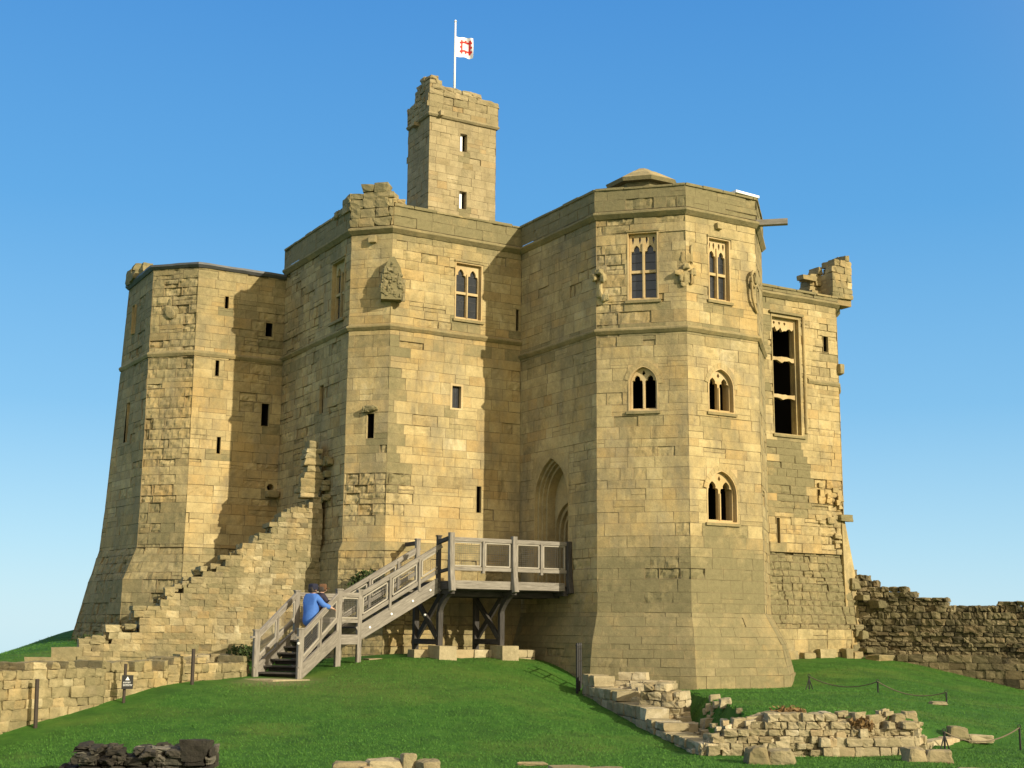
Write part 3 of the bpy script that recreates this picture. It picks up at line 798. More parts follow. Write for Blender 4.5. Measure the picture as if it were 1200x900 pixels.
# ---- string courses
def string(path, z, name='string_course', h=0.15, out=0.085, li=0.3, jit=0.012):
    mb = MB(); sweep(mb, path, [(-0.03, z - h * .6), (0.02, z - h * .6), (out, z - h * 0.1), (out, z + h * .15), (0.0, z + h * .5), (-0.03, z + h * .5)][::-1], col=(0.38, 0.3, li, 0), jit=jit, step=0.22)
    return mb.build(name, M['gold'], keep)
string([W3, A, B, C], 9.48)
string([C, D, Ee, F, G, H], 9.09)
string([(28.98, 31.0), K, K2], 9.5, out=0.05)
string([(9.8, 40.5), (9.9, 37.74), (10.93, 36.71), (13.58, 36.71)], 9.39, out=0.06)
string([W3, A, B, C, D, Ee, F, G, H, K, K2], 12.14, h=0.2, out=0.12, li=0.4)
mb = MB(); sweep(mb, [(11.2, 42.2), W0, W1, W2, W3], [(-0.3, 11.9), (0.03, 11.9), (0.10, 11.97), (0.10, 12.03), (-0.3, 12.08)][::-1], jit=0.02, step=0.25)
mb.build('roof_edge', M['lead'], keep)

# ---- parapets
def parapet(path, z0, z1, off=0.06, seed=0, tops=None, name='parapet', thick=0.45, li=0.5):
    mb = MB(); op = shift(path, [off] * (len(path) - 1)); ip = shift(path, [off - thick] * (len(path) - 1))
    lf = lambda s, z, L: li + 0.2 * NOI(s, z, 41)
    for i in range(len(path) - 1):
        clad(mb, w3(op[i], z0), w3(op[i + 1], z0), w3(op[i], z1), w3(op[i + 1], z1), seed=seed + i, courses=[z0 + (z1 - z0) * 0.52], length=(0.45, 1.0), lichen=lf,
             tone=(0.48, 0.15), erode=lambda s, z, L: 0.12 + 0.3 * max(0, NOI(s, z, 42)), cell=0.15)
        mb.quad(w3(op[i], z1), w3(op[i + 1], z1), w3(ip[i + 1], z1), w3(ip[i], z1), (0.45, 0.3, 0.5, 0))
        mb.quad(w3(ip[i + 1], z0 - .2), w3(ip[i], z0 - .2), w3(ip[i], z1), w3(ip[i + 1], z1), (0.45, 0.3, 0.3, 0))
    # loose, worn coping stones
    rr = random.Random(seed + 500)
    for i in range(len(path) - 1):
        a, b = Vector(op[i]), Vector(op[i + 1]); L = (b - a).length; d = (b - a) / L; n = Vector((-d.y, d.x)); s = 0
        while s < L - 0.05:
            w = min(rr.uniform(0.4, 0.9), L - s); m_ = a + d * (s + w / 2) + n * 0.2
            hh = rr.uniform(0.05, 0.085)
            stone(mb, W(m_.x, m_.y, z1 + hh / 2 - 0.012), CU * d.x + CV * d.y, CU * n.x + CV * n.y, Vector((0, 0, 1)), w - 0.01, 0.46, hh, rr, 0.05, 0.1, 3, (0.5, 0.15), 0.5)
            s += w
    return mb.build(name, M['gold'], keep)
parapet([W3, A], 12.22, 12.78, seed=200)
parapet([B, C], 12.22, 12.76, seed=210)
parapet([C, D, Ee, F, G, H], 12.22, 12.78, seed=220)
parapet([H, K, K2], 12.22, 12.34, seed=230)
rr = random.Random(5)
def bw(name, p0, p1, thick, top, bot, seed, mat='gold', parent=keep, **kw):
    mb = MB(); a = W(*p0); b = W(*p1)
    block_wall(mb, (a.x, a.y), (b.x, b.y), thick, top, bot, seed, **kw); return mb.build(name, M[mat], parent)
# ragged merlon on the chamfered corner
Ao, Bo = shift([W3, A, B, C], [0.07] * 3)[1:3]
bw('merlon', Ao, Bo, 0.42, lerp_prof([(0, 13.05), (0.2, 13.2), (0.32, 13.42), (0.75, 13.52), (0.95, 13.2), (1.25, 12.95)]), lambda s: 12.22, 301, ch=(0.2, 0.3), ln=(0.3, 0.5), lich=lambda s, z: 0.4, jit=0.015, rag=0.03)
bw('merlon', (13.5, 32.9), Ao, 0.4, lerp_prof([(0, 12.8), (0.5, 12.95), (1.0, 13.15)]), lambda s: 12.7, 302, ch=(0.16, 0.24), ln=(0.25, 0.5), lich=lambda s, z: 0.4, jit=0.02)
bw('merlon', Bo, (15.0, 30.93), 0.4, lerp_prof([(0, 13.1), (0.25, 12.95), (0.5, 12.84)]), lambda s: 12.74, 303, ch=(0.1, 0.16), ln=(0.2, 0.35), lich=lambda s, z: 0.4, jit=0.02)
# broken corner turret of the far block
bw('merlon', (30.12, 30.94), (31.0, 30.94), 0.6, lerp_prof([(0, 13.3), (0.3, 13.75), (0.6, 13.85), (1.1, 13.7)]), lambda s: 12.36, 304, ch=(0.17, 0.26), ln=(0.2, 0.42), lich=lambda s, z: 0.3, jit=0.02)
bw('merlon', (29.7, 31.5), (30.2, 31.5), 0.45, lerp_prof([(0, 13.0), (0.25, 13.4), (0.5, 13.65)]), lambda s: 12.3, 305, ch=(0.16, 0.26), ln=(0.25, 0.5), lich=lambda s, z: 0.3, jit=0.06, rag=0.12)
mb = MB(); stone(mb, W(29.55, 31.5, 13.02), CU, CV, Vector((0, 0, 1)), 0.62, 0.3, 0.16, rr, 0.06, 0.1, 3, (0.3, 0.1), 0.3)
mb.build('projecting_stone', M['gold'], keep)
# rubble lump over the west tower roof edge
mb = MB()
for (u, v, z, a, c) in ((9.98, 40.1, 12.2, .45, .42), (10.0, 39.6, 12.16, .5, .36), (10.1, 40.0, 12.48, .5, .24), (10.05, 38.95, 12.15, .45, .28), (10.1, 39.3, 12.38, .3, .2)):
    stone(mb, W(u, v, z), CU, CV, Vector((0, 0, 1)), a, a, c, rr, 0.18, 0.25, 4, (0.5, .2), 0.45)
mb.build('broken_stones', M['gold'], keep)

# ---- lookout turret
TU0, TU1, TV0, TV1 = 17.92, 20.36, 36.0, 37.55
mb = MB()
HT = [(1.10, 1.38, 16.77, 17.40), (1.10, 1.39, 14.85, 15.46)]
tk = dict(courses=COURSES_T, length=(0.22, 0.6), tone=(0.5, 0.2))
face(mb, (TU0, TV0), (TU1, TV0), 11.9, 17.8, holes=HT, seed=71, erode=lambda s, z, L: 0.12 + 0.2 * NOI(s, z, 51), lichen=lambda s, z, L: 0.15, **tk)
face(mb, (TU0, TV1), (TU0, TV0), 11.9, 17.8, seed=72, erode=lambda s, z, L: 0.15, lichen=lambda s, z, L: 0.2, **tk)
face(mb, (TU1, TV0), (TU1, TV1), 11.9, 17.8, seed=73, cell=0.2, **tk)
face(mb, (TU1, TV1), (TU0, TV1), 11.9, 17.8, seed=74, cell=0.3, **tk)
face(mb, (TU0 - .05, TV0 - .05), (TU1 + .05, TV0 - .05), 17.8, 18.62, seed=75, erode=lambda s, z, L: 0.25, lichen=lambda s, z, L: 0.25, **tk)
face(mb, (TU0 - .05, TV1), (TU0 - .05, TV0 - .05), 17.8, 18.4, seed=76, erode=lambda s, z, L: 0.3, lichen=lambda s, z, L: 0.25, **tk)
face(mb, (TU1 + .05, TV0 - .05), (TU1 + .05, TV1), 17.8, 18.62, seed=77, cell=0.2, **tk)
mb.quad(W(TU0, TV0, 18.3), W(TU1, TV0, 18.3), W(TU1, TV1, 18.3), W(TU0, TV1, 18.3), (0.4, 0.3, 0.4, 0))
turret = mb.build('lookout_turret', M['turret'], keep)
bw('ragged_top', (TU0 - .05, TV0 - .05), (TU1 + .05, TV0 - .05), 0.42, lerp_prof([(0, 19.2), (0.35, 19.16), (0.55, 18.92), (0.8, 18.85), (1.4, 18.78), (1.9, 18.82), (2.1, 18.68), (2.6, 18.66)]), lambda s: 18.5, 311, mat='turret', parent=turret,
   ch=(0.14, 0.2), ln=(0.2, 0.42), jit=0.012, rag=0.03, lich=lambda s, z: 0.2)
bw('ragged_top', (TU0 - .05, TV1), (TU0 - .05, TV0 + .3), 0.42, lerp_prof([(0, 18.4), (0.45, 18.55), (0.7, 18.9), (0.95, 19.2), (1.3, 19.3)]), lambda s: 18.3, 312, mat='turret', parent=turret,
   ch=(0.14, 0.2), ln=(0.2, 0.42), jit=0.02, rag=0.04, lich=lambda s, z: 0.2)
mb = MB(); sweep(mb, [(TU0, TV1), (TU0, TV0), (TU1, TV0), (TU1, TV1)], [(-.03, 17.74), (0.05, 17.76), (0.09, 17.82), (0.04, 17.9), (-.03, 17.9)][::-1], jit=0.008, step=0.25)
mb.build('string_course', M['turret'], turret)
mb = MB(); stone(mb, W(TU0 - .02, TV0 + 0.9, 17.72), CV, CU, Vector((0, 0, 1)), 0.3, 0.35, 0.12, rr, 0.06, 0.1); mb.build('waterspout', M['turret'], turret); mb = MB()
stone(mb, W(TU0 + 0.35, TV0 - .1, 17.86), CU, CV, Vector((0, 0, 1)), 0.12, 0.2, 0.16, rr, 0.1, 0.2); mb.build('waterspout', M['turret'], turret)

# ---- windows
Z = Vector((0, 0, 1))
def frame_of(a, b):
    a2, b2 = W(*a), W(*b); e = (b2 - a2).normalized(); n = Vector((e.y, -e.x, 0)); return (a2, e, n)
FR = dict(LA=frame_of(W3, A), AB=frame_of(A, B), BC=frame_of(B, C), CD=frame_of(C, D), DE=frame_of(D, Ee), EF=frame_of(Ee, F), HK=frame_of(H, K), W23=frame_of((10.93, 36.71), (13.58, 36.71)),
          W01=frame_of((9.78, 40.5), (9.88, 37.74)), T=frame_of((TU0, TV0), (TU1, TV0)))
def bxf(mb, fr, s0, s1, z0, z1, d0, d1, col=(0.5, 0.3, 0.1, 0)):
    O, e, n = fr
    P = lambda s, z, d: O + e * s + Z * z + n * d
    vs = [P(s0, z0, d0), P(s1, z0, d0), P(s1, z1, d0), P(s0, z1, d0), P(s0, z0, d1), P(s1, z0, d1), P(s1, z1, d1), P(s0, z1, d1)]
    mb.add(vs, [(3, 2, 1, 0), (4, 5, 6, 7), (0, 1, 5, 4), (2, 3, 7, 6), (1, 2, 6, 5), (3, 0, 4, 7)], col)
def room(mb, fr, s0, s1, z0, z1, d0, d1):
    """box for the near-black painted shade behind an unglazed opening"""
    O, e, n = fr
    P = lambda s, z, d: O + e * s + Z * z + n * d
    v = [P(s0, z0, d0), P(s1, z0, d0), P(s1, z1, d0), P(s0, z1, d0), P(s0, z0, d1), P(s1, z0, d1), P(s1, z1, d1), P(s0, z1, d1)]
    mb.add(v, [(4, 5, 6, 7), (0, 1, 5, 4), (2, 3, 7, 6), (1, 2, 6, 5), (3, 0, 4, 7)])
def slit(fr, hole, parent=keep, pane=None, back=0.09, splay=0.0, name='loop_window'):
    s0, s1, z0, z1 = hole; b = 0.012
    mb = MB(); plate(mb, fr, rect(s0, s1, z0, z1), [rect(s0 + b, s1 - b, z0 + b, z1 - b)], 0.0, back, (0.5, 0.4, 0.05, 0))
    o = mb.build(name, M['gold'] if parent is keep else M['turret'], parent)
    mb = MB(); room(mb, fr, s0, s1, z0, z1, -back, -back - 0.7); mb.build('recess_shade', M['void'], o) if not pane else None
    if pane:
        mb = MB(); bxf(mb, fr, s0 + b * .5, s1 - b * .5, z0, z1, -0.2, -0.185); mb.build('pane', M[pane], o)
    return o
for k, idx in (('AB', [0]), ('BC', [2]), ('HK', [1, 2, 3]), ('W23', [0, 1, 2, 3, 4]), ('W01', [0, 1]), ('LA', [1])):
    for i in idx: slit(FR[k], HO[k][i])
slit(FR['BC'], HO['BC'][3], pane='pglass', name='loop_window')
for h in HT: 
    o = slit(FR['T'], h, parent=turret, back=0.22)
    mb = MB(); bxf(mb, FR['T'], h[0] + 0.02, h[1] - 0.12, h[2] + .02, h[3] - .02, -0.17, -0.14); mb.build('pane', M['white'], o)  # white sheet stands in for the brightness seen in the slit
# drain hole with a lip
h = HO['W23'][5]
mb = MB(); plate(mb, FR['W23'], rect(*h), [[((h[0] + h[1]) / 2 + .11 * math.cos(a * math.pi / 6), (h[2] + h[3]) / 2 + .11 * math.sin(a * math.pi / 6)) for a in range(12)]], 0.0, 0.4)
o = mb.build('drain', M['gold'], keep)
mb = MB(); bxf(mb, FR['W23'], h[0], h[1], h[2], h[3], -0.46, -0.41); mb.build('recess_shade', M['void'], o)
mb = MB(); stone(mb, FR['W23'][0] + FR['W23'][1] * (h[0] + h[1]) * .5 + Z * (h[2] - .03) + FR['W23'][2] * .12, CU, CV, Z, 0.34, 0.36, 0.2, rr, 0.08, 0.35, 4, (0.3, .1), 0.4); mb.build('lip', M['gold'], o)

def window(fr, hole, style, glass='glass', arched=False, transom=None, deep=0.26, rec=0.115, top=None, hood=False, tz=0.11, mat='trim'):
    s0, s1, z0, z1 = hole; cx = (s0 + s1) / 2
    b = 0.035
    col = (0.5, 0.35, 0.08, 0)
    mb = MB()
    if arched:
        hw = (s1 - s0) / 2 - b; zt = z1 - 0.06; zs = zt - hw * 1.25
        op = arch_loop(cx, z0 + b, zs, zt, hw)
    else:
        op = rect(s0 + b, s1 - b, z0 + b, z1 - b); hw = (s1 - s0) / 2 - b; zt = z1 - b; zs = zt - hw * 0.72
    plate(mb, fr, rect(s0, s1, z0, z1), [op], 0.004, 0.13, col)
    o2 = 0.03
    if arched: op2 = arch_loop(cx, z0 + b, zs, zt - o2 * 1.1, hw - o2)
    else: op2 = rect(s0 + b + o2, s1 - b - o2, z0 + b + .02, z1 - b - o2)
    plate(mb, fr, rect(s0, s1, z0, z1), [op2], -0.126, deep, col)
    if hood and arched:
        oh = arch_loop(cx, z0 + 0.02, zs, zt + 0.17, hw + 0.15, 7); ih = arch_loop(cx, z0 + 0.02, zs, zt + 0.03, hw + 0.03, 7)
        # voussoirs, one by one
        n = len(oh)
        hd = MB()
        for i in range(3, n - 1):
            P = lambda q, d: fr[0] + fr[1] * q[0] + Z * q[1] + fr[2] * d
            q = [ih[i - 1 if i > 3 else 2], oh[i - 1 if i > 3 else 2], oh[i], ih[i]]
            q = [(x + (sum(a[0] for a in q) / 4 - x) * .05, y + (sum(a[1] for a in q) / 4 - y) * .05) for x, y in q]
            hd.prism([P(x, -0.05) for x in q], [P(x, 0.010) for x in q], (R.uniform(.45, .75), R.uniform(0.2, .95), 0.1, 0))
    win = mb.build('window', M[mat], keep)
    if hood and arched: hd.build('arch_stones', M['gold'], win)
    # tracery
    mb = MB(); hw2 = hw - o2; zt2 = zt - (o2 * 1.1 if arched else o2); m_ = 0.032
    lw = (hw2 - m_ - 0.018) / 2
    lights = []
    zb = z0 + b + 0.05
    for sg in (-1, 1):
        lc = cx + sg * (m_ + lw) * 1.0
        if arched: lt = zs + (zt2 - zs) * 0.60; ls = zs + (zt2 - zs) * 0.1
        else: lt = zt2 - 0.10 if style != 'tall' else zt2 - 0.26; ls = lt - lw * 1.7
        if transom:
            lights.append(rect(lc - lw, lc + lw, zb, transom - 0.035)); lights.append(trefoil_loop(lc, transom + 0.035, ls, lt, lw))
        else: lights.append(trefoil_loop(lc, zb, ls, lt, lw))
    if arched:
        q = zs + (zt2 - zs) * 0.72
        lights.append([(cx, q - 0.06), (cx + 0.045, q), (cx, q + 0.08), (cx - 0.045, q)])
    else:
        # little eyes above the cusped heads
        if style == 'tall':
            for dx in (-hw2 + 0.07, -m_ - .055, m_ + .055, hw2 - 0.07):
                lights.append([(cx + dx, zt2 - 0.24), (cx + dx + .032, zt2 - 0.12), (cx + dx + .02, zt2 - 0.05), (cx + dx - .02, zt2 - 0.05), (cx + dx - .032, zt2 - 0.12)])
    outl = arch_loop(cx, z0 + b, zs, zt2 + 0.03, hw2 + 0.02) if arched else rect(s0 + b + o2 - .02, s1 - b - o2 + .02, z0 + b, zt2 + .02)
    plate(mb, fr, outl, lights, -rec, tz, (0.75, 0.3, 0.0, 0))
    bxf(mb, fr, cx - 0.018, cx + 0.018, zb, zs + 0.02, -rec - .01, -rec + 0.035, (0.75, 0.3, 0, 0))
    mb.build('tracery', M[mat], win)
    mb = MB()
    bxf(mb, fr, s0 + b + .03, s1 - b - .03, z0 + .05, z1 - .05, -rec - 0.085, -rec - 0.07)
    if glass: mb.build('pane', M[glass], win)
    if glass:
        for zz in np.arange(z0 + 0.3, z1 - 0.3, 0.24):
            mb = MB(); bxf(mb, fr, s0 + b + .06, s1 - b - .06, zz, zz + 0.012, -rec - 0.069, -rec - 0.06); mb.build('saddle_bar', M['iron'], win)
    else:
        mb = MB(); room(mb, fr, s0 - .1, s1 + .1, z0 - .1, z1 + .1, -deep - .14, -3.0); mb.build('room_shade', M['void'], win)
    mb = MB(); sw = 0.05
    bxf(mb, fr, s0 - sw, s1 + sw, z0 - 0.07, z0 - 0.002, -0.04, 0.05, (0.3, 0.2, 0.35, 0)); mb.build('sill', M['gold'], win)
    if not arched:
        mb = MB(); bxf(mb, fr, s0 - 0.02, s1 + 0.02, z1 + 0.002, z1 + 0.05, -0.03, 0.035, (0.3, 0.2, 0.3, 0)); mb.build('label_mould', M['gold'], win)
    return win
window(FR['BC'], HO['BC'][0], 'pair', transom=10.68)
window(FR['LA'], HO['LA'][0], 'pair', transom=10.62, mat='gold')
window(FR['DE'], HO['DE'][0], 'tall', transom=10.62)
window(FR['EF'], HO['EF'][0], 'tall', transom=10.62)
window(FR['DE'], HO['DE'][1], 'arch', glass=None, arched=True, hood=True)
window(FR['EF'], HO['EF'][1], 'arch', glass=None, arched=True, hood=True)
window(FR['EF'], HO['EF'][2], 'arch', glass=None, arched=True, hood=True)
# small square-headed window with a leaded casement
h = HO['BC'][1]; mb = MB(); plate(mb, FR['BC'], rect(*h), [rect(h[0] + .06, h[1] - .06, h[2] + .05, h[3] - .06)], 0.004, 0.16, (.55, .4, .05, 0))
win = mb.build('window', M['trim'], keep)
mb = MB(); bxf(mb, FR['BC'], h[0] + .03, h[1] - .03, h[2] + .03, h[3] - .03, -.13, -.12); mb.build('pane', M['glass'], win)
mb = MB()
for q in (h[0] + .1, h[0] + .19, h[0] + .28): bxf(mb, FR['BC'], q, q + .012, h[2] + .05, h[3] - .05, -.119, -.11)
mb.build('glazing_bars', M['iron'], win)
# tall broken hall window
fr = FR['HK']; s0, s1, z0, z1 = HO['HK'][0]
mb = MB(); plate(mb, fr, rect(s0, s1, z0, z1), [rect(s0 + .03, s1 - .07, z0 + .03, z1 - .08)], 0.004, 0.14, (.5, .35, .15, 0))
plate(mb, fr, rect(s0, s1, z0, z1), [rect(s0 + .05, s1 - .14, z0 + .05, z1 - .14)], -0.136, 0.16, (.6, .35, .1, 0))
plate(mb, fr, rect(s0, s1, z0, z1), [rect(s0 + .07, s1 - .16, z0 + .05, z1 - .14)], -0.296, 0.06, (.5, .35, .15, 0))
win = mb.build('window', M['gold'], keep, 'tall broken window without glass')
mb = MB()
a, b = s0 + .05, s1 - .14
# ragged cusped head
n = 13; lo = [(a + (b - a) * i / n, z1 - .50 + 0.14 * abs(math.sin(i * 1.35)) + R.uniform(-.04, .05) + (-.12 if i in (4, 8) else 0)) for i in range(n + 1)]
plate(mb, fr, lo + [(b, z1 - .14), (a, z1 - .14)], [[(a + x, z1 - .3), (a + x + .05, z1 - .22), (a + x, z1 - .18), (a + x - .05, z1 - .22)] for x in (.2, .42, .64)], -0.16, 0.11, (.7, .35, .05, 0))
for zz in (10.13, 8.93):
    up = []; dn = []
    for i in range(11):
        x = a + (b - a) * i / 10
        up.append((x, zz + .05 + R.uniform(-.015, .02))); dn.append((x, zz - .04 - (0.09 if i in (5,) else 0.05 * abs(math.cos(i * 0.63))) + R.uniform(-.015, .015)))
    tb = MB(); plate(tb, fr, dn + up[::-1], [], -0.17, 0.10, (.6, .35, .15, 0)); tb.build('transom', M['trim'], win)
mb.build('tracery', M['trim'], win)
mb = MB(); room(mb, fr, s0 - .2, s1 + .2, z0 - .2, z1 + .2, -.357, -4.0); mb.build('room_shade', M['void'], win)
mb = MB(); bxf(mb, fr, s0 - .1, s1 + .1, z1 + .02, z1 + .09, -.03, .09, (.3, .2, .4, 0)); mb.build('label_mould', M['gold'], win)
mb = MB(); bxf(mb, fr, s0 - .05, s1 + .08, z0 - .08, z0 - .003, -.04, .06, (.4, .2, .4, 0)); mb.build('sill', M['gold'], win)
mb = MB(); mb.tube([fr[0] + fr[1] * (s1 + .12) + Z * (z0 + .1) + fr[2] * .02, fr[0] + fr[1] * (s1 + .12) + Z * (z1) + fr[2] * .02], 0.05, 8); mb.build('shaft', M['gold'], win)

# ---- doorway
fr = FR['CD']; s0, s1, z0, z1 = HO['CD'][0]; cx = (s0 + s1) / 2; hw = (s1 - s0) / 2
mb = MB(); zs = 4.95
prev = 0.004
for k, (ins, dep) in enumerate(((0.03, 0.10), (0.10, 0.08), (0.15, 0.10), (0.22, 0.24))):
    plate(mb, fr, rect(s0, s1, z0, z1), [arch_loop(cx, z0 - .0 + .002, zs, z1 - .03 - ins * 1.1, hw - ins, 10)], prev, dep, (.5, .4, .1, 0)); prev -= dep + 0.002
door = mb.build('doorway', M['gold'], keep)
mb = MB(); dcx = cx; dz = 4.62
plate(mb, fr, rect(s0, s1, z0, z1), [arch_loop(dcx, z0 + .002, 4.22, dz + .34, 0.60, 10)], prev, 0.10, (.5, .4, .1, 0))
plate(mb, fr, rect(s0, s1, z0, z1), [arch_loop(dcx, z0 + .002, 4.22, dz + .22, 0.52, 10)], prev - .102, 0.10, (.5, .4, .1, 0))
plate(mb, fr, rect(s0, s1, z0, z1), [arch_loop(dcx, z0 + .002, 4.22, dz + .12, 0.44, 10)], prev - .204, 0.2, (.5, .4, .1, 0))
mb.build('inner_arch', M['gold'], door)
mb = MB(); room(mb, fr, dcx - .6, dcx + .6, z0 - .2, 5.2, prev - .40, prev - 3.5); mb.build('passage_shade', M['void'], door)

# ---- roof cap, white board, timber spout, carvings
def ngon(c, r, z, n=8, rot=math.pi / 8):
    return [Vector((c.x + r * math.cos(rot + 2 * math.pi * i / n), c.y + r * math.sin(rot + 2 * math.pi * i / n), z)) for i in range(n)]
cc = W(20.45, 28.05)
mb = MB()
rot = TH + math.pi / 8
mb.prism(ngon(cc, 0.78, 12.0, rot=rot), ngon(cc, 0.78, 13.42, rot=rot), (.45, .3, .5, 0))
mb.prism(ngon(cc, 0.98, 13.42, rot=rot), ngon(cc, 1.02, 13.52, rot=rot), (.45, .3, .55, 0))
mb.prism(ngon(cc, 1.02, 13.52, rot=rot), ngon(cc, 0.42, 13.86, rot=rot), (.62, .3, .28, 0))
mb.prism(ngon(cc, 0.40, 13.85, rot=rot), ngon(cc, 0.16, 14.0, rot=rot), (.6, .3, .3, 0))
mb.build('roof_cap', M['gold'], keep)
mb = MB(); a, b = W(21.62, 25.7, 12.9), W(22.38, 25.68, 12.86); mb.beam(a, b, 0.3, 0.07); mb.build('white_board', M['white'], keep)
mb = MB(); bd = (CU * .74 - CV * .67).normalized()
p = W(22.25, 25.75, 12.17); mb.beam(p, p + bd * 0.95, 0.17, 0.15)
mb.build('waterspout', M['wood'], keep)
mb = MB(); stone(mb, W(21.05, 25.6, 11.86), CU, CV, Z, 0.18, 0.16, 0.16, rr, 0.1, 0.3, 4, (0.6, .1), 0.2); mb.build('waterspout', M['gold'], keep)

def relief(name, cen, e, n, parts, mat='gold', tone=(0.5, .12), li=0.2, rough=0.3):
    mb = MB()
    for (s, z, d, a, b, c) in parts:
        stone(mb, cen + e * s + Z * z + n * d, e, n, Z, a, c, b, rr, rough, 0.9, 6, tone, li)
    return mb.build(name, M[mat], keep)
# weather-worn heraldic panel on the chamfered corner
pc = W(14.40, 31.0); pe = (CU + CU * .7 - CV * .7).normalized(); pn = Vector((pe.y, -pe.x, 0))
mb = MB()
lp = [(-0.27, 10.14), (0.27, 10.14), (0.28, 10.75), (0.22, 11.02), (0.05, 11.3), (-0.08, 11.26), (-0.24, 10.85)]
plate(mb, (pc, pe, pn), lp, [], 0.24, 0.5, (0.25, .1, .55, 0))
for i in range(60):
    z = rr.uniform(10.2, 11.1); q_ = .25 if z < 10.8 else .25 - (z - 10.8) * .62; s = rr.uniform(-q_, q_)
    stone(mb, pc + pe * s + Z * z + pn * 0.225, pe, pn, Z, rr.uniform(.06, .16), rr.uniform(.06, .14), rr.uniform(.06, .16), rr, 0.35, 0.9, 4, (0.35, .25), 0.5)
for z in (10.2, 10.42, 10.6): stone(mb, pc + pe * .3 + Z * z + pn * 0.16, pe, pn, Z, .12, .2, .2, rr, 0.3, 0.5, 4, (0.2, .1), 0.4)
mb.build('carved_panel', M['turret'], keep)
# angels holding shields at the tower corners
ec = W(20.01, 25.64); ee_ = (CU * 1 + (CU * .707 - CV * .707)).normalized(); en = Vector((ee_.y, -ee_.x, 0))
relief('carving', ec, ee_, en, [(0, 10.66, .0, .16, .14, .16), (-.17, 10.5, -.03, .22, .16, .14), (.17, 10.52, -.02, .16, .16, .14), (-.12, 10.36, -.03, .12, .26, .12), (.15, 10.34, -.02, .09, .26, .12), (.02, 10.36, -.05, .2, .3, .12), (-.05, 10.2, -.04, .2, .12, .1), (.02, 10.9, -.06, .3, .3, .1), (.16, 11.0, -.05, .06, .4, .08)])
dc = W(18.39, 27.26); de_ = (Vector((0, 0, 0)) - CV + (CU * .707 - CV * .707)).normalized(); dn = Vector((de_.y, -de_.x, 0))
relief('carving', dc, de_, dn, [(.12, 10.62, .03, .2, .15, .2), (-.02, 10.5, .03, .16, .2, .18), (.22, 10.48, .0, .12, .26, .16), (.1, 10.15, .0, .16, .4, .12), (.25, 9.95, -.02, .2, .22, .1)])
fc = W(22.30, 25.64); fe_ = (CU + CV * 0 + CU * .707 + CV * .707).normalized(); fn = Vector((fe_.y, -fe_.x, 0))
mb = MB()
mb.tube([fc + fe_ * (-.16 + .15 * math.cos(a * math.pi / 8)) + Z * (10.62 + .2 * math.sin(a * math.pi / 8)) + fn * .02 for a in range(17)], 0.045, 6)
mb.tube([fc + fe_ * x + Z * z + fn * .01 for x, z in ((-.3, 10.5), (-.26, 10.1), (-.12, 9.85), (-.02, 9.75))], 0.04, 6)
stone(mb, fc + fe_ * -.14 + Z * 10.62 + fn * .02, fe_, fn, Z, .18, .16, .26, rr, .3, .9, 6, (.25, .1), .3)
mb.build('carving', M['gold'], keep)
# hood over the little loop, and scroll on the far block
o = W(14.07, 31.33, 7.28); e2 = (CU - CV).normalized(); n2 = Vector((e2.y, -e2.x, 0))
relief('carving', o - Z * 0, e2, n2, [(0, 0, .05, .3, .14, .24), (-.12, -.02, .06, .18, .13, .2), (.1, .02, .05, .18, .12, .2)], tone=(.2, .1), li=.5)
relief('carving', W(10.35, 37.29, 10.6), e2, n2, [(0, 0, .0, .36, .36, .12), (-.05, .25, -.02, .12, .3, .08)], tone=(.25, .1), li=.3)
o = W(30.32, 31.0, 5.2)
mb = MB(); stone(mb, o, CU, CV, Z, .55, .3, .2, rr, .12, .3, 4, (.3, .1), .4); mb.build('projecting_stone', M['gold'], keep)
mb = MB(); stone(mb, W(30.36, 31.0, 10.0), CU, CV, Z, .2, .3, .36, rr, .12, .6, 4, (.3, .1), .4); mb.build('carving', M['gold'], keep)
mb = MB(); stone(mb, W(14.0, 31.36, 11.86), e2, n2, Z, .2, .2, .2, rr, .1, .3, 4, (.5, .1), .3); mb.build('waterspout', M['gold'], keep)

# ------------------------------------------------------------------ flag
FP = W(19.1, 36.6, 18.3)
pole = thing('flagpole', FP, 'slim white flagpole rising from the square lookout turret', 'flagpole')
mb = MB(); mb.tube([FP, FP + Z * 3.2], [0.042, 0.03], 10); mb.build('pole', M['white'], pole, smooth_=True)
mb = MB(); mb.tube([FP + Z * 3.2, FP + Z * 3.26], [0.05, 0.02], 8); mb.build('finial', M['white'], pole)
def flag_mat():
    m, nt, b = new_mat('flag_cloth')
    uv = nt.nodes.new('ShaderNodeAttribute'); uv.attribute_name = 'grain'
    sp = nt.nodes.new('ShaderNodeSeparateXYZ'); nt.links.new(uv.outputs['Vector'], sp.inputs[0])
    nt.links.new(mix(nt, sp.outputs[2], (0.86, 0.85, 0.83), (0.62, 0.035, 0.03)), b.inputs['Base Color'])
    b.inputs['Roughness'].default_value = 0.85
    return m
M['flag'] = flag_mat()
def emblem(x, y):
    """square ring with crenellated corners, drawn in the flag's own coordinates"""
    cx, cy = 0.58, 0.52; dx, dy = abs(x - cx) / 0.36, abs(y - cy) / 0.34
    m_ = max(dx, dy)
    ring = 0.50 < m_ < 0.78
    teeth = 0.78 <= m_ < 1.0 and ((0.5 < min(dx, dy) < 0.8) or min(dx, dy) < 0.15)
    corner = (0.80 < dx < 1.02 and 0.55 < dy < .82) or (0.80 < dy < 1.02 and .55 < dx < .82)
    return 1.0 if ring or teeth or corner else 0.0
fd = Vector((0.97, 0.24, 0)).normalized(); fn_ = Vector((fd.y, -fd.x, 0))
mb = MB(); nx_, nz_ = 60, 60; vs = []; fs = []; gr = []
FWID, FHEI = 0.58, 0.70
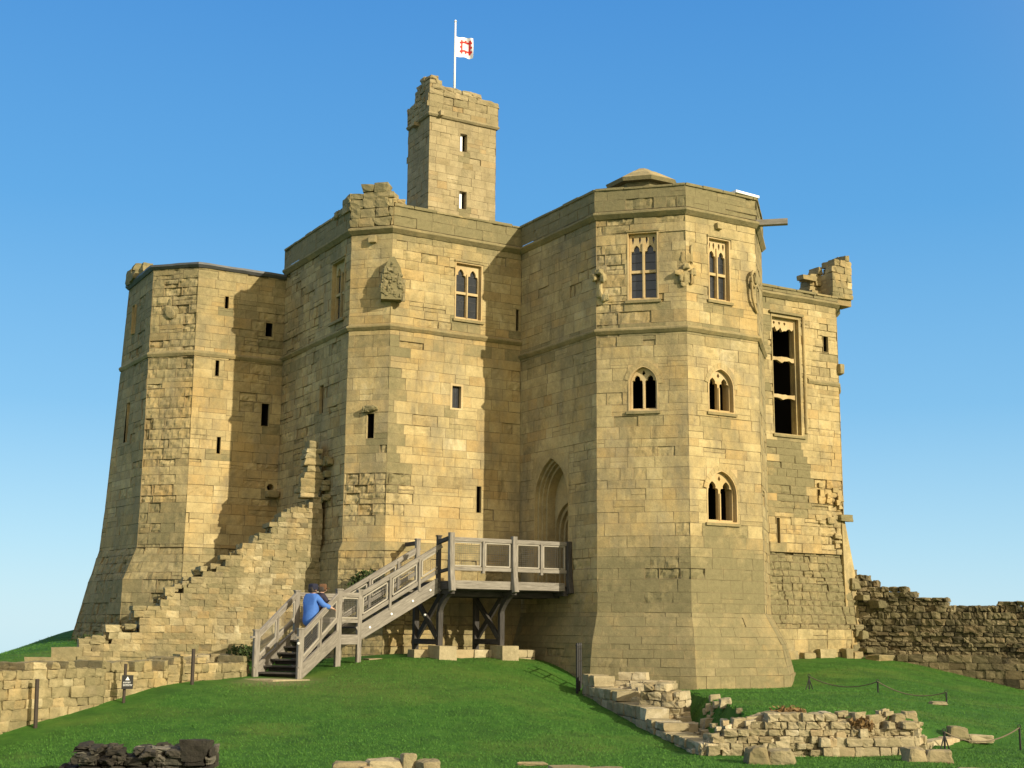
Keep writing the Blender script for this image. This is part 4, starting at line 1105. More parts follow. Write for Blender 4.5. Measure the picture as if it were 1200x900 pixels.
for j in range(nz_ + 1):
    for i in range(nx_ + 1):
        x, y = i / nx_, j / nz_
        wob = 0.07 * x * math.sin(x * 7.5 + y * 1.2) + 0.03 * math.sin(x * 13 + y * 3) * x
        p = FP + Z * (2.68 - FHEI * (1 - y) - 0.02 * math.sin(x * 9) - 0.02 * x) + fd * (0.035 + x * FWID * 0.97) + fn_ * wob
        vs.append(p); gr.append((x, y, emblem(x, y)))
for j in range(nz_):
    for i in range(nx_): fs.append((j * (nx_ + 1) + i, j * (nx_ + 1) + i + 1, (j + 1) * (nx_ + 1) + i + 1, (j + 1) * (nx_ + 1) + i))
mb.add(vs, fs, grain=gr)
flag = mb.build('flag', M['flag'], None, smooth_=True)
tag(flag, 'white flag with a red castle emblem flying on the turret flagpole', 'flag')

# ------------------------------------------------------------------ ruined walls
def wall_obj(name, label, mat, parts, cat='wall', group=None):
    mb = MB()
    for (p0, p1, thick, top, bot, seed, kw) in parts: block_wall(mb, p0, p1, thick, top, bot, seed, **kw)
    o = mb.build(name, M[mat]); return tag(o, label, cat, group)
def line_pts(p0, az, L): return (p0[0] + L * math.cos(math.radians(az)), p0[1] + L * math.sin(math.radians(az)))
# the wall stub that climbs to the keep
q0 = W(13.50, 33.0); q0 = (q0.x, q0.y); q1 = line_pts(q0, 201, 6.4)
# s runs from the left (low) end to the keep
stub_pts = [(5.9, .95), (5.82, 1.25), (5.32, 1.27), (5.25, 1.58), (4.65, 1.62), (4.6, 1.98), (4.32, 2.2), (3.91, 2.5), (3.61, 2.72), (3.08, 3.0), (2.62, 3.3), (2.23, 3.55), (1.8, 3.82), (1.15, 4.35), (.82, 4.72), (.36, 4.78), (0.1, 5.05), (0, 5.1)]
SL = 5.95; q1 = line_pts(q0, 201, SL)
stub_top = lerp_prof([(SL - a, b) for a, b in stub_pts] + [(SL, 5.1)])
stub_bot = lerp_prof([(0, 0.1), (SL, 0.3)])
mb = MB()
block_wall(mb, q1, q0, 0.95, stub_top, stub_bot, 401, ch=(0.11, 0.19), ln=(0.13, 0.36), rough=0.06, rnd_amt=0.09, n=4, tone=(0.5, 0.26), lich=lambda s, z: 0.26 + 0.3 * mnoise.noise(Vector((s, z, 2))), jit=0.015, rag=0.16, gap=0.006)
# toothed column of stones bonded to the keep
zc = 5.05; rr2 = random.Random(12)
dq = Vector((q0[0] - q1[0], q0[1] - q1[1], 0)).normalized(); nq = Vector((-dq.y, dq.x, 0))
for i in range(110):      # loose and broken stones along the stepped top
    sx_ = rr2.uniform(0.05, SL - .05); a = rr2.uniform(.1, .3)
    stone(mb, Vector((q1[0], q1[1], 0)) + dq * sx_ + nq * rr2.uniform(.05, .7) + Z * (stub_top(sx_) + rr2.uniform(-.14, .07)), (dq + nq * rr2.uniform(-.4, .4)).normalized(), (nq - dq * rr2.uniform(-.2, .2)).normalized(), Z, a, a * rr2.uniform(.7, 1.3), a * rr2.uniform(.4, .8), rr2, .22, .3, 4, (.42, .22), .35)
while zc < 6.4:
    h = rr2.uniform(.12, .24); w = rr2.uniform(.3, .62) * (1.25 - .55 * (zc - 5) / 1.4)
    stone(mb, Vector((q0[0], q0[1], zc + h / 2)) - dq * (0.26 + rr2.uniform(0, .12)) + nq * 0.2, dq, nq, Z, w, 0.55, h, rr2, .12, .3, 4, (.5, .2), .3)
    zc += h
for i in range(9):
    stone(mb, Vector((q0[0], q0[1], rr2.uniform(5.0, 6.2))) - nq * rr2.uniform(.1, .3) + dq * rr2.uniform(0.0, .08), dq, nq, Z, .2, rr2.uniform(.15, .3), rr2.uniform(.1, .2), rr2, .2, .4, 4, (.35, .2), .4)
stub = tag(mb.build('ruined_wall', M['ruin']), 'sunlit sloping wall stub rising in broken steps to the keep behind the staircase', 'wall')
# foot of the stub: big blocks
mb = MB()
for (x, y, z, a, b, c) in ((-10.75, 33.0, .95, .7, .6, .42), (-11.25, 32.8, .72, .8, .6, .4), (-10.2, 33.0, .75, .6, .5, .4), (-10.7, 32.75, .55, .6, .4, .35)):
    stone(mb, Vector((x, y, z)), Vector((.98, .2, 0)), Vector((-.2, .98, 0)), Z, a, b, c, rr2, .06, .12, 6, (.55, .15), .2)
tag(mb.build('fallen_block', M['ruin']), 'heap of squared blocks at the low end of the sloping wall stub', 'stones')
# low retaining wall down the left edge of the lawn
parts = []
lw_top = [0.98, 0.96, 0.92, 0.93, 0.95]
for i, (a, b) in enumerate(zip(LOWW, LOWW[1:])):
    L = math.dist(a, b)
    za = gz(a[0] + .35, a[1] - .1); zb_ = gz(b[0] + .35, b[1] - .1)
    parts.append((b, a, 0.75, lerp_prof([(0, lw_top[i + 1]), (L, lw_top[i])]), lerp_prof([(0, zb_ - .25), (L, za - .25)]), 420 + i,
                  dict(ch=(0.13, 0.22), ln=(0.13, 0.36), rough=0.10, rnd_amt=0.16, n=4, tone=(0.44, 0.24), lich=lambda s, z: 0.34 + 0.2 * mnoise.noise(Vector((s, z, 8))), jit=0.025, rag=0.11, gap=0.004, side=1)))
mb = MB()
for (p0, p1, thick, top, bot, seed, kw) in parts: block_wall(mb, p0, p1, thick, top, bot, seed, **kw)
tag(mb.build('retaining_wall', M['ruin']), 'low buff stone retaining wall along the left edge of the lawn', 'wall')
# low footing between stub and staircase
mb = MB()
block_wall(mb, (-7.2, 29.6), (-5.8, 30.6), 0.5, lerp_prof([(0, 1.0), (0.8, 1.05), (1.7, .85)]), lambda s: 0.4, 431, ch=(.16, .26), ln=(.2, .45), n=4, tone=(.5, .2), lich=lambda s, z: .15, rag=.1)
tag(mb.build('ruined_wall', M['ruin']), 'short ragged footing of stones to the left of the wooden staircase foot', 'wall')
# dark curtain wall on the right
c0_, az = (10.35, 42.6), -25
c1_ = line_pts(c0_, az, 9.0)
ct = lerp_prof([(0, 3.6), (0.55, 3.6), (.6, 3.42), (1.0, 3.42), (1.05, 3.2), (1.35, 3.15), (1.4, 3.12), (2.0, 3.12), (2.05, 2.95), (2.3, 2.93), (2.35, 2.8), (2.9, 2.8), (2.95, 2.72), (3.4, 2.72), (3.45, 2.45), (4.0, 2.5), (4.6, 2.52), (5.4, 2.6), (9, 2.62)])
mb = MB()
block_wall(mb, c0_, c1_, 0.9, ct, lambda s: 1.05 - 0.05 * s, 441, ch=(0.12, 0.21), ln=(0.13, 0.36), rough=0.17, rnd_amt=0.3, n=4, tone=(0.48, 0.26), lich=lambda s, z: 0.12, jit=0.055, rag=0.03)
c0b = (c0_[0] - .03 * .42, c0_[1] - .14); c1b = (c1_[0] - .03, c1_[1] - .14)
block_wall(mb, (c0_[0] + .5, c0_[1] - .35), (c1_[0] - .06, c1_[1] - .12), 0.5, lambda s: 1.15 - 0.06 * s, lerp_prof([(0, .4), (2, .3), (5, -.5), (9, -1)]), 442, ch=(0.2, 0.27), ln=(0.25, 0.5), rough=0.06, rnd_amt=0.1, n=4, tone=(0.55, 0.22), lich=lambda s, z: 0.15, jit=0.02, rag=0.02)
for i in range(26):  # projecting toothing next to the keep
    s = abs(rr2.gauss(0, .45)); z = rr2.uniform(1.0, 3.5)
    stone(mb, Vector((c0_[0] + s, c0_[1] - s * .46 - .12, z)), CU, CV, Z, rr2.uniform(.2, .4), .4, rr2.uniform(.12, .26), rr2, .15, .25, 4, (.5, .25), .4)
tag(mb.build('curtain_wall', M['dark']), 'blackened rubble curtain wall stepping down to the right of the keep', 'wall')
mb = MB()
for (px, py, pz, a, c) in ((8.3, 40.2, .95, .5, .28), (8.9, 40.6, .95, .45, .2), (9.5, 41.0, 1.0, .6, .3), (9.8, 41.6, 1.1, .4, .3), (10.6, 41.5, .95, .4, .25), (10.3, 41.3, .98, .3, .4), (11.3, 41.3, .9, .7, .18)):
    stone(mb, Vector((px, py, pz)), CU, CV, Z, a, a * .7, c, rr2, .15, .2, 4, (.55, .2), .25)
tag(mb.build('fallen_block', M['ruin']), 'loose tumbled blocks on the grass where curtain wall meets keep', 'stones')

# diagonal stepped wall below the tower
mb = MB()
dtop = lerp_prof([(0, .62), (1.0, .62), (1.1, .50), (1.9, .46), (2.0, .40), (2.9, .34), (3.0, .26), (4.4, .22), (5.0, .17), (5.5, .14)])
block_wall(mb, DIAG[1], DIAG[2], 0.45, dtop, lerp_prof([(0, 0.0), (5.4, -.45)]), 451, ch=(0.2, 0.27), ln=(0.3, 0.6), rough=0.05, rnd_amt=0.1, n=4, tone=(0.5, 0.2), lich=lambda s, z: 0.2, jit=0.02, rag=0.03)
block_wall(mb, DIAG[2], DIAG[3], 0.45, lerp_prof([(0, .02), (1.2, -.04), (1.3, -.1), (3.7, -.2)]), lambda s: -.6, 452, ch=(0.14, 0.22), ln=(0.25, 0.5), rough=0.08, rnd_amt=0.12, n=4, tone=(0.5, 0.2), lich=lambda s, z: 0.2, jit=0.03, rag=0.04)
for i in range(26):
    t = i / 25; y = 30.6 - t * 8.0; z = .36 - .75 * smooth(0.1, .7, t)
    for k in range(3):
        x = 2.1 + (1.0 if y < 26 else .85) * (31.2 - y) / 8.2 + .28 + k * .3 + rr2.uniform(-.05, .05)
        stone(mb, Vector((x, y + rr2.uniform(-.05, .05), z + rr2.uniform(-.06, .02) + .06 * k)), Vector((1, rr2.uniform(-.2, .2), 0)).normalized(), Vector((0, 1, 0)), Z, rr2.uniform(.2, .34), rr2.uniform(.22, .36), rr2.uniform(.14, .24), rr2, .12, .2, 4, (.62, .2), .08)
tag(mb.build('ruined_wall', M['pale']), 'stepped low wall descending diagonally from railing at tower foot', 'wall')
# cross wall against the plinth foot and its rough end pier
mb = MB()
block_wall(mb, (2.05, 31.0), (3.7, 30.6), 0.4, lerp_prof([(0, .62), (1.0, .66), (1.7, .5)]), lambda s: -.1, 453, ch=(0.18, 0.25), ln=(0.25, 0.45), rough=0.05, rnd_amt=0.12, n=4, tone=(0.78, 0.15), jit=0.02, rag=0.02)
tag(mb.build('ruined_wall', M['pale']), 'pale two-course wall of clean blocks directly below the big polygonal tower', 'wall')
mb = MB()
block_wall(mb, (2.58, 27.1), (3.36, 26.8), 0.9, lerp_prof([(0, .5), (.35, .74), (.78, .45)]), lambda s: -.3, 455, ch=(0.12, 0.2), ln=(0.14, 0.3), rough=0.15, rnd_amt=0.3, n=4, tone=(0.5, 0.22), lich=lambda s, z: 0.2, jit=0.05, rag=0.08)
tag(mb.build('stone_pier', M['pale']), 'rough rounded pier of rubble standing between the stepped walls', 'pier')
# long low rubble wall
def rub_parts():
    out = []
    zt = [[(0, -.12), (.5, .02), (.9, .24), (1.5, .30), (2.2, .28), (2.6, .10), (3.2, .12), (3.7, .18)], [(0, .16), (.4, .12), (1.0, -.1), (1.6, -.2)], [(0, .0), (1.4, -.08)]]
    for i, (a, b) in enumerate(zip(RUB[:-1], RUB[1:])):
        if i > 1: break
        out.append((a, b, 0.6, lerp_prof(zt[i]), lambda s: -.55, 460 + i, dict(ch=(0.09, 0.16), ln=(0.09, 0.24), rough=0.15, rnd_amt=0.25, n=4, tone=(0.48, 0.26), lich=lambda s, z: 0.2, jit=0.06, rag=0.09)))
    return out
mb = MB()
for (p0, p1, thick, top, bot, seed, kw) in rub_parts(): block_wall(mb, p0, p1, thick, top, bot, seed, **kw)
block_wall(mb, (5.1, 22.45), (6.78, 22.68), 0.2, lambda s: .02, lambda s: -.45, 470, ch=(.12, .18), ln=(.1, .28), rough=.10, rnd_amt=.2, n=4, tone=(.55, .22), lich=lambda s, z: .12, jit=.03, rag=.05)
for i in range(170):     # spilled core and top stones
    x = rr2.uniform(3.3, 6.6); t = (x - 3.12) / 3.6
    zz = (-.1 + t * .2) + rr2.uniform(-.25, .3); yy = 22.4 + t * .4 + max(0, zz + .2) * .45 + rr2.uniform(-.1, .15)
    a = rr2.uniform(.07, .23)
    if zz > .42: continue
    stone(mb, Vector((x, yy, zz)), Vector((.95, .2, .1)).normalized(), Vector((-.2, .97, 0)), Z, a, a * .9, a * rr2.uniform(.5, .9), rr2, .2, .3, 4, (.58, .22), .12)
for i in range(70):    # rubble bank between the pier and the front of the wall
    y = rr2.uniform(22.6, 27.2); x = rr2.uniform(3.05, 4.05); a = rr2.uniform(.08, .22)
    stone(mb, Vector((x, y, gz(x, y) + a * .05)), Vector((1, rr2.uniform(-.4, .4), .1)).normalized(), Vector((0, 1, 0)), Z, a, a, a * rr2.uniform(.6, .9), rr2, .18, .3, 4, (.55, .22), .12)
tag(mb.build('ruined_wall', M['pale']), 'long low rubble wall with tumbled top below the tower on the right', 'wall')
mb = MB()
block_wall(mb, (7.3, 23.75), (8.1, 24.6), 0.25, lambda s: gz(7.3 + s * .7, 23.7 + s * .7) + .1, lambda s: -.4, 471, ch=(.2, .25), ln=(.25, .5), rough=.05, rnd_amt=.15, n=4, tone=(.75, .15), jit=.02, rag=.01)
tag(mb.build('stone_kerb', M['pale']), 'thin line of kerb stones curving on from the low rubble wall', 'kerb')

def boulder(name, label, cat, blocks, mat='pale', group=None):
    mb = MB()
    for (x, y, z, a, b, c, t) in blocks:
        ex = Vector((math.cos(t), math.sin(t), 0)); ey = Vector((-ex.y, ex.x, 0))
        stone(mb, Vector((x, y, z)), ex, ey, Z, a, b, c, rr2, .2, .55, 6, (.45, .15), .25)
    o = mb.build(name, M[mat]); tag(o, label, cat, group); return o
def S(px, py, a, b, c, t=0.0, dz=0.0): return (px, py, gz(px, py) + c * .32 + dz, a, b, c, t)
boulder('stone_block', 'weathered buff block, left half of the split pair in front of the rubble wall', 'stone', [S(3.80, 21.1, .32, .36, .30, .05)])
boulder('stone_block', 'rounder buff block, right half of the split pair in front of the rubble wall', 'stone', [S(4.16, 21.12, .44, .36, .26, -.06)])
boulder('stone_block', 'grey cut block, left one of the two beside the roped post', 'stone', [S(6.36, 21.5, .34, .34, .26, .05)], 'turret')
boulder('stone_block', 'longer grey cut block, right one of the two beside the roped post', 'stone', [S(6.72, 21.5, .42, .34, .23, -.1)], 'turret')
boulder('stone_block', 'pale squared block at the end of the kerb line', 'stone', [S(8.1, 24.75, .34, .3, .26, .1)])
boulder('stone_block', 'flat pale slab lying just right of the kerb end block', 'stone', [S(8.5, 24.8, .42, .35, .14, .0)])
boulder('stone_block', 'pointed pale stone on the bank above the kerb line', 'stone', [S(7.35, 25.1, .28, .22, .2, .1)])
boulder('stone_block', 'small flat stone lying on the grassy terrace by the roped walk', 'stone', [S(9.0, 28.6, .35, .2, .08, .0)])
boulder('flat_stone', 'knobbly pale stones showing through the lawn at the lower edge of view', 'stones', [S(-2.2, 19.3, .5, .4, .2, .1, -.02), S(-1.75, 19.3, .5, .3, .22, .3, .0), S(-1.42, 19.35, .2, .2, .26, .4, .04), S(-1.95, 19.15, .3, .2, .15, .7, -.02)])
boulder('flat_stone', 'single small pale stone beside the knobbly stones in the lawn', 'stone', [S(-1.12, 19.25, .3, .26, .22, .5)])
boulder('flat_stone', 'flat brown slabs flush with the lawn near the bottom centre', 'stones', [S(.85, 19.2, .55, .4, .16, .0), S(1.35, 19.25, .5, .35, .14, .1)])
boulder('flat_stone', 'flat pale slabs at the bottom right corner of the lawn', 'stones', [S(6.6, 19.3, .5, .4, .13, .0), S(7.1, 19.3, .5, .4, .12, .0)])
boulder('flat_stone', 'thin sliver of stone flush in the grass in mid lawn', 'stone', [S(.35, 20.3, .4, .2, .06, .0)])
# sooty foreground wall top
mb = MB()
block_wall(mb, (-6.25, 19.05), (-4.15, 19.2), 0.8, lerp_prof([(0, -.22), (.5, -.13), (1.0, -.07), (1.45, -.02), (2.1, -.1)]), lambda s: -.6, 481, ch=(.09, .17), ln=(.12, .32), rough=.2, rnd_amt=.65, n=6, tone=(.45, .3), lich=lambda s, z: .1, jit=.06, rag=.06)
stone(mb, Vector((-4.42, 19.3, -.02)), Vector((1, .05, 0)), Vector((-.05, 1, 0)), Z, .40, .40, .28, rr2, .14, .2, 6, (.4, .2), .1)
for i in range(26):
    stone(mb, Vector((rr2.uniform(-6.0, -4.8), 19.3 + rr2.uniform(-.2, .2), rr2.uniform(-.18, .0))), Vector((1, .05, 0)), Vector((-.05, 1, 0)), Z, rr2.uniform(.1, .28), .3, rr2.uniform(.06, .14), rr2, .4, .5, 6, (.5, .3), .1)
tag(mb.build('ruined_wall', M['black']), 'sooty black rubble wall top in the near left foreground', 'wall')

# ------------------------------------------------------------------ timber staircase
stair = thing('timber_staircase', (-3.0, 31.3, 0.8), 'weathered grey timber staircase with mesh railings and landing to the keep doorway', 'staircase')
def part(mb, name, mat='wood', parent=stair, label=None): return mb.build(name, M[mat], parent, label)
def beam_part(name, p, q, w, h, mat='wood', parent=stair, **kw):
    mb = MB(); mb.beam(p, q, w, h, **kw); return part(mb, name, mat, parent)
def post(p, z0, z1, w=0.12, cap=True, yaw=TH, mat='wood'):
    mb = MB(); up = Vector((math.cos(yaw), math.sin(yaw), 0))
    mb.beam((p.x, p.y, z0), (p.x, p.y, z1), w, w, up=up, bev=.01)
    if cap: mb.beam((p.x, p.y, z1 - .002), (p.x, p.y, z1 + .028), w + .03, w + .03, up=up, bev=.01)
    return part(mb, 'post', mat)
def panel(p, q, lo, hi, skip=0.05):
    """square wire mesh in a light frame between rails; p,q are the rail ends on the ground plane + lo/hi heights"""
    p, q = Vector(p), Vector(q); d = q - p
    a = p + d * (skip / d.length); b = q - d * (skip / d.length)
    mbf = MB(); f = .035
    for u, v in ((a + Z * lo, b + Z * lo), (a + Z * hi, b + Z * hi), (a + Z * lo, a + Z * hi), (b + Z * lo, b + Z * hi)): mbf.beam(u, v, f, f, up=Z if abs((v - u).normalized().z) < .9 else d.normalized(), bev=.004)
    fr_ = part(mbf, 'mesh_panel', 'wood_pale')
    mbm = MB(); L = (b - a).length; n = int(L / .05); r = .0028
    for i in range(1, n): t = a.lerp(b, i / n); mbm.tube([t + Z * lo, t + Z * hi], r, 4, False)
    k = int((hi - lo) / .05)
    for i in range(1, k): z = lo + (hi - lo) * i / k; mbm.tube([a + Z * z, b + Z * z], r, 4, False)
    part(mbm, 'wire_mesh', 'mesh', fr_)
L0 = Vector((-5.55, 29.62, 0)); R0 = Vector((-4.53, 29.25, 0)); dd = Vector((.35, .937, 0)); GO = 1.72
L1 = L0 + dd * GO; R1 = R0 + dd * GO; ZB, ZD = 0.58, 1.53
nst = 7; rise = (ZD - ZB) / nst
wdir = (R0 - L0).normalized()
for i in range(nst - 1):
    z = ZB + rise * (i + 1); o = dd * (GO * (i + .02) / (nst - 1) * .98)
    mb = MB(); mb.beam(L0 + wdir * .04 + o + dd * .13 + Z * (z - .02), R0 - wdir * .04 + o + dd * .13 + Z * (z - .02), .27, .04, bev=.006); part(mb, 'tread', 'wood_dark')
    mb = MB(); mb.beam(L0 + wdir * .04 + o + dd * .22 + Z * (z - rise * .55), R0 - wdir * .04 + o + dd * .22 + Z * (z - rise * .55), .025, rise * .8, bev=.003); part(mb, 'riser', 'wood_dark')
for a, b in ((L0, L1), (R0, R1)):
    beam_part('stringer', a + Z * (ZB + .12) - dd * .02, b + Z * (ZD - .05), .06, .30)
    rl = 0.98
    beam_part('handrail', a + Z * (ZB + rl - .08), b + Z * (ZD + rl - .08), .07, .11)
    beam_part('lower_rail', a + Z * (ZB + .36), b + Z * (ZD + .36), .05, .08)
    m_ = a.lerp(b, .5); beam_part('baluster', m_ + Z * ((ZB + ZD) / 2 + .1), m_ + Z * ((ZB + ZD) / 2 + rl - .1), .09, .06, up=dd)
    for u, v in ((.06, .48), (.52, .94)):
        pa, pb = a.lerp(b, u), a.lerp(b, v)
        panel(pa + Z * (ZB + (ZD - ZB) * u), pb + Z * (ZB + (ZD - ZB) * v), .42, rl - .16, .02)
    mb = MB(); mb.beam(a + dd * -.22 + Z * (ZB + rl - .10), a + dd * .1 + Z * (ZB + rl - .10), .06, .05); part(mb, 'rail_end', 'wood')
post(L0, ZB - .2, ZB + 1.02); post(R0, ZB - .2, ZB + 1.06); post(L1, .6, 2.50); post(R1, .75, 2.53, .13)
mb = MB(); mb.tube([R0 + Vector((-.02, -.07, .86 + ZB - .1)), R0 + Vector((-.02, -.09, .86 + ZB - .1))], .03, 8); part(mb, 'bolt', 'steel')
P2 = W(12.82, 28.9); PF = W(12.82, 30.05); BL = L1 + dd * 1.0
post(P2, .8, 2.53, .11); post(PF, .8, 2.56, .11); post(BL, .7, 2.5, .11)
# quarter landing
mb = MB(); lp = [L1, R1, P2, PF, BL]
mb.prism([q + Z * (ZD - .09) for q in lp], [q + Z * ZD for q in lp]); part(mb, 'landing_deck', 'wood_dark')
for a, b in ((L1, BL), (BL, PF), (R1, P2)):
    beam_part('handrail', a + Z * 2.43, b + Z * 2.43, .06, .1)
    beam_part('lower_rail', a + Z * 1.83, b + Z * 1.83, .05, .08)
    beam_part('fascia', a + Z * (ZD - .12), b + Z * (ZD - .12), .06, .22)
    panel(a, b, 1.9, 2.35, .06)
# upper flight
U0, U1 = 12.82, 14.93; z0_, z1_ = ZD, 2.78
n2_ = 8
for i in range(n2_ - 1):
    u = U0 + (U1 - U0) * (i + .5) / n2_; z = z0_ + (z1_ - z0_) * (i + 1) / n2_
    mb = MB(); mb.beam(W(u, 28.92, z), W(u, 30.03, z), .27, .04); part(mb, 'tread', 'wood_dark')
for v in (28.88, 30.06):
    beam_part('stringer', W(U0 - .02, v, 1.55), W(U1, v, 2.80 - .05), .06, .32)
    beam_part('handrail', W(U0, v, 2.44), W(U1, v, 3.66), .07, .11)
    beam_part('lower_rail', W(U0, v, 1.87), W(U1, v, 3.09), .05, .09)
    for t in (.36, .72):
        u = U0 + (U1 - U0) * t; z = z0_ + (z1_ - z0_) * t
        beam_part('baluster', W(u, v - .012, z + .12), W(u, v - .012, z + .88), .08, .06, up=CU)
    for t0, t1 in ((.03, .33), (.39, .69), (.75, .98)):
        zz = lambda t: z0_ + (z1_ - z0_) * t
        panel(W(U0 + (U1 - U0) * t0, v, zz(t0)), W(U0 + (U1 - U0) * t1, v, zz(t1)), .42, .80, .015)
for t in (.12, .38, .64, .86):
    u = U0 + (U1 - U0) * t; z = 1.55 + (1.2) * t
    mb = MB(); mb.tube([W(u, 28.85, z), W(u, 28.835, z)], .028, 8); part(mb, 'bolt', 'steel')
S1 = W(14.87, 28.9); S2 = W(14.87, 30.06)
post(S1, 2.5, 3.88, .1, mat='wood_dark'); post(S2, 2.5, 3.86, .11)
# upper landing
DU0, DU1, DV0, DV1, DZ = 14.93, 18.36, 28.47, 30.7, 2.78
mb = MB()
nb = 22
for i in range(nb):
    u = DU0 + (DU1 - DU0) * (i + .5) / nb; mb.beam(W(u, DV0 + .03, DZ - .02), W(u, DV1, DZ - .02), (DU1 - DU0) / nb - .01, .04, bev=.004)
part(mb, 'landing_deck', 'wood')
beam_part('fascia', W(DU0, DV0, 2.72), W(DU1 - .15, DV0, 2.72), .06, .2)
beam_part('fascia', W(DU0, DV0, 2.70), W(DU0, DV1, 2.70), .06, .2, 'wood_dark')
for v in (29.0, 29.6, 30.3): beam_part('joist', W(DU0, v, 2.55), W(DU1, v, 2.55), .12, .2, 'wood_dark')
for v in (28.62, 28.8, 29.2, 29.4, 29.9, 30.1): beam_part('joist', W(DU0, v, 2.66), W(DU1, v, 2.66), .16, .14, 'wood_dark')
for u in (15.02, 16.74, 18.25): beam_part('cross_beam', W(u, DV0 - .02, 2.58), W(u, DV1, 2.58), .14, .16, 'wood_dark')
beam_part('handrail', W(DU0, DV0, 3.80), W(DU1 - .05, DV0, 3.80), .08, .10)
beam_part('lower_rail', W(DU0, DV0, 3.10), W(DU1 - .05, DV0, 3.10), .07, .09)
for u in (15.86, 17.52): beam_part('baluster', W(u, DV0 - .01, 3.0), W(u, DV0 - .01, 3.78), .09, .07, up=CU)
for a, b in ((15.05, 15.80), (15.92, 16.62), (16.82, 17.46), (17.58, 18.22)): panel(W(a, DV0), W(b, DV0), 3.17, 3.73, .01)
def kinked_post(u, zt, mat='wood'):
    mb = MB(); e = CU; n = -CV; O = W(u, DV0)
    for (z0, z1, d0, d1, w) in ((3.42, zt, 0.03, 0.03, .13), (2.9, 3.42, 0.06, 0.03, .14), (2.56, 2.9, 0.12, 0.06, .15)):
        mb.beam(O + n * d0 + Z * z0, O + n * d1 + Z * (z1 + .004), w, .13, up=e, bev=.012)
    return part(mb, 'post', mat)
kinked_post(14.97, 3.95); kinked_post(16.72, 3.92); kinked_post(18.32, 3.86, 'wood_dark')
beam_part('handrail', W(14.93, DV0, 3.82), W(14.87, 28.9, 3.74), .07, .1, 'wood_dark')
beam_part('handrail', W(14.87, 30.06, 3.78), W(14.95, 30.9, 3.78), .07, .1, 'wood_dark')
beam_part('lower_rail', W(14.93, DV0, 3.08), W(14.87, 28.9, 3.02), .06, .08, 'wood_dark')
# trestles
for u in (15.03, 16.75):
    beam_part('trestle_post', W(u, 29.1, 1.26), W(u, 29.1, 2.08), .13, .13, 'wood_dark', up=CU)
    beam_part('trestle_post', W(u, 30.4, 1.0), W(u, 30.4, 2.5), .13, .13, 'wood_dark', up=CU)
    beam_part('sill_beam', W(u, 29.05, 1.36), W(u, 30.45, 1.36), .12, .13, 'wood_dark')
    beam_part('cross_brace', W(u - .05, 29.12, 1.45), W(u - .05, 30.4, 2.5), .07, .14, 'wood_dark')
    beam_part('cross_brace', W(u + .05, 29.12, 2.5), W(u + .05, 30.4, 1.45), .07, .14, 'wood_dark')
    mb = MB(); pv = None
    for i in range(7):
        t = i / 6; p = W(u, 29.1 - .52 * (t ** 1.7), 2.05 + .5 * t)
        if pv is not None: mb.beam(pv - (p - pv) * .06, p, .12, .12, up=CU)
        pv = p
    part(mb, 'curved_bracket', 'wood_dark')
mb = MB(); mb.tube([W(14.95, 29.7, 2.0), W(14.9, 29.7, 2.0)], .03, 8); part(mb, 'bolt', 'steel')
# stone pads and footing under the trestles
for u, lab in ((15.05, 'left squared pale stone pad carrying a landing trestle'), (16.78, 'right squared pale stone pad carrying a landing trestle, nearer the tower')):
    mb = MB(); g0 = gz(W(u, 28.95).x, W(u, 28.95).y)
    clads = stone(mb, W(u, 28.98, 1.06), CU, CV, Z, .46, .62, .42, rr2, .03, .06, 6, (.7, .1), .1)
    tag(mb.build('stone_pad', M['pale']), lab, 'stone pad', 'stone pads under the landing')
mb = MB(); a, b = W(13.3, 29.35), W(17.8, 29.2)
block_wall(mb, (a.x, a.y), (b.x, b.y), .4, lerp_prof([(0, .98), (1.1, 1.0), (1.2, 1.14), (4.5, 1.12)]), lambda s: .75, 490, ch=(.2, .22), ln=(.3, .6), rough=.04, rnd_amt=.1, n=4, tone=(.65, .15), rag=.01, jit=.02)
tag(mb.build('stone_footing', M['pale']), 'line of pale footing stones under the raised wooden landing', 'footing')
mb = MB(); pp = [(-6.15, 29.35), (-5.0, 28.75), (-4.25, 28.95), (-4.45, 29.4), (-5.75, 29.9)]
mb.prism([Vector((x, y, .40)) for x, y in pp], [Vector((x, y, .585)) for x, y in pp], (.7, .3, .05, 0)); o = mb.build('stone_threshold', M['pale']); tag(o, 'worn pale stone threshold at the foot of the wooden staircase', 'threshold')

# ------------------------------------------------------------------ railing, posts, sign, ropes
g = gz(1.55, 31.2)
rl_ = thing('iron_railing', (1.55, 31.3, g), 'short black iron railing at the head of the diagonal wall', 'railing')
for i, (dx, dy) in enumerate(((0, 0), (.05, .4), (.1, .8))):
    mb = MB(); x, y = 1.55 + dx * 1.2, 31.15 + dy; mb.tube([(x, y, g - .2), (x, y, g + 1.05)], .032, 8); mb.tube([(x, y, g + 1.05), (x, y, g + 1.11)], [.045, .02], 8); mb.build('upright', M['iron'], rl_)
for h_ in (.35, .7, .98):
    mb = MB(); mb.tube([(1.55, 31.15, g + h_), (1.67, 31.95, g + h_)], .02, 6); mb.build('rail', M['iron'], rl_)
def iron_post(x, y, h, lab, lean=0.0):
    z = gz(x, y); mb = MB(); mb.tube([(x, y, z - .15), (x + lean, y, z + h)], .038, 8); o = mb.build('iron_post', M['rust']); tag(o, lab, 'post', 'iron posts along the low wall'); return o
iron_post(-8.42, 24.35, .86, 'leaning dark iron post by the low wall, nearest the left edge of lawn', -.03)
iron_post(-6.45, 27.65, .72, 'upright dark iron post by low wall near the wooden staircase')
sx, sy = -7.35, 26.0; sz = gz(sx, sy)
sign = thing('warning_sign', (sx, sy, sz), 'small black notice with white warning triangle on post by low wall', 'sign')
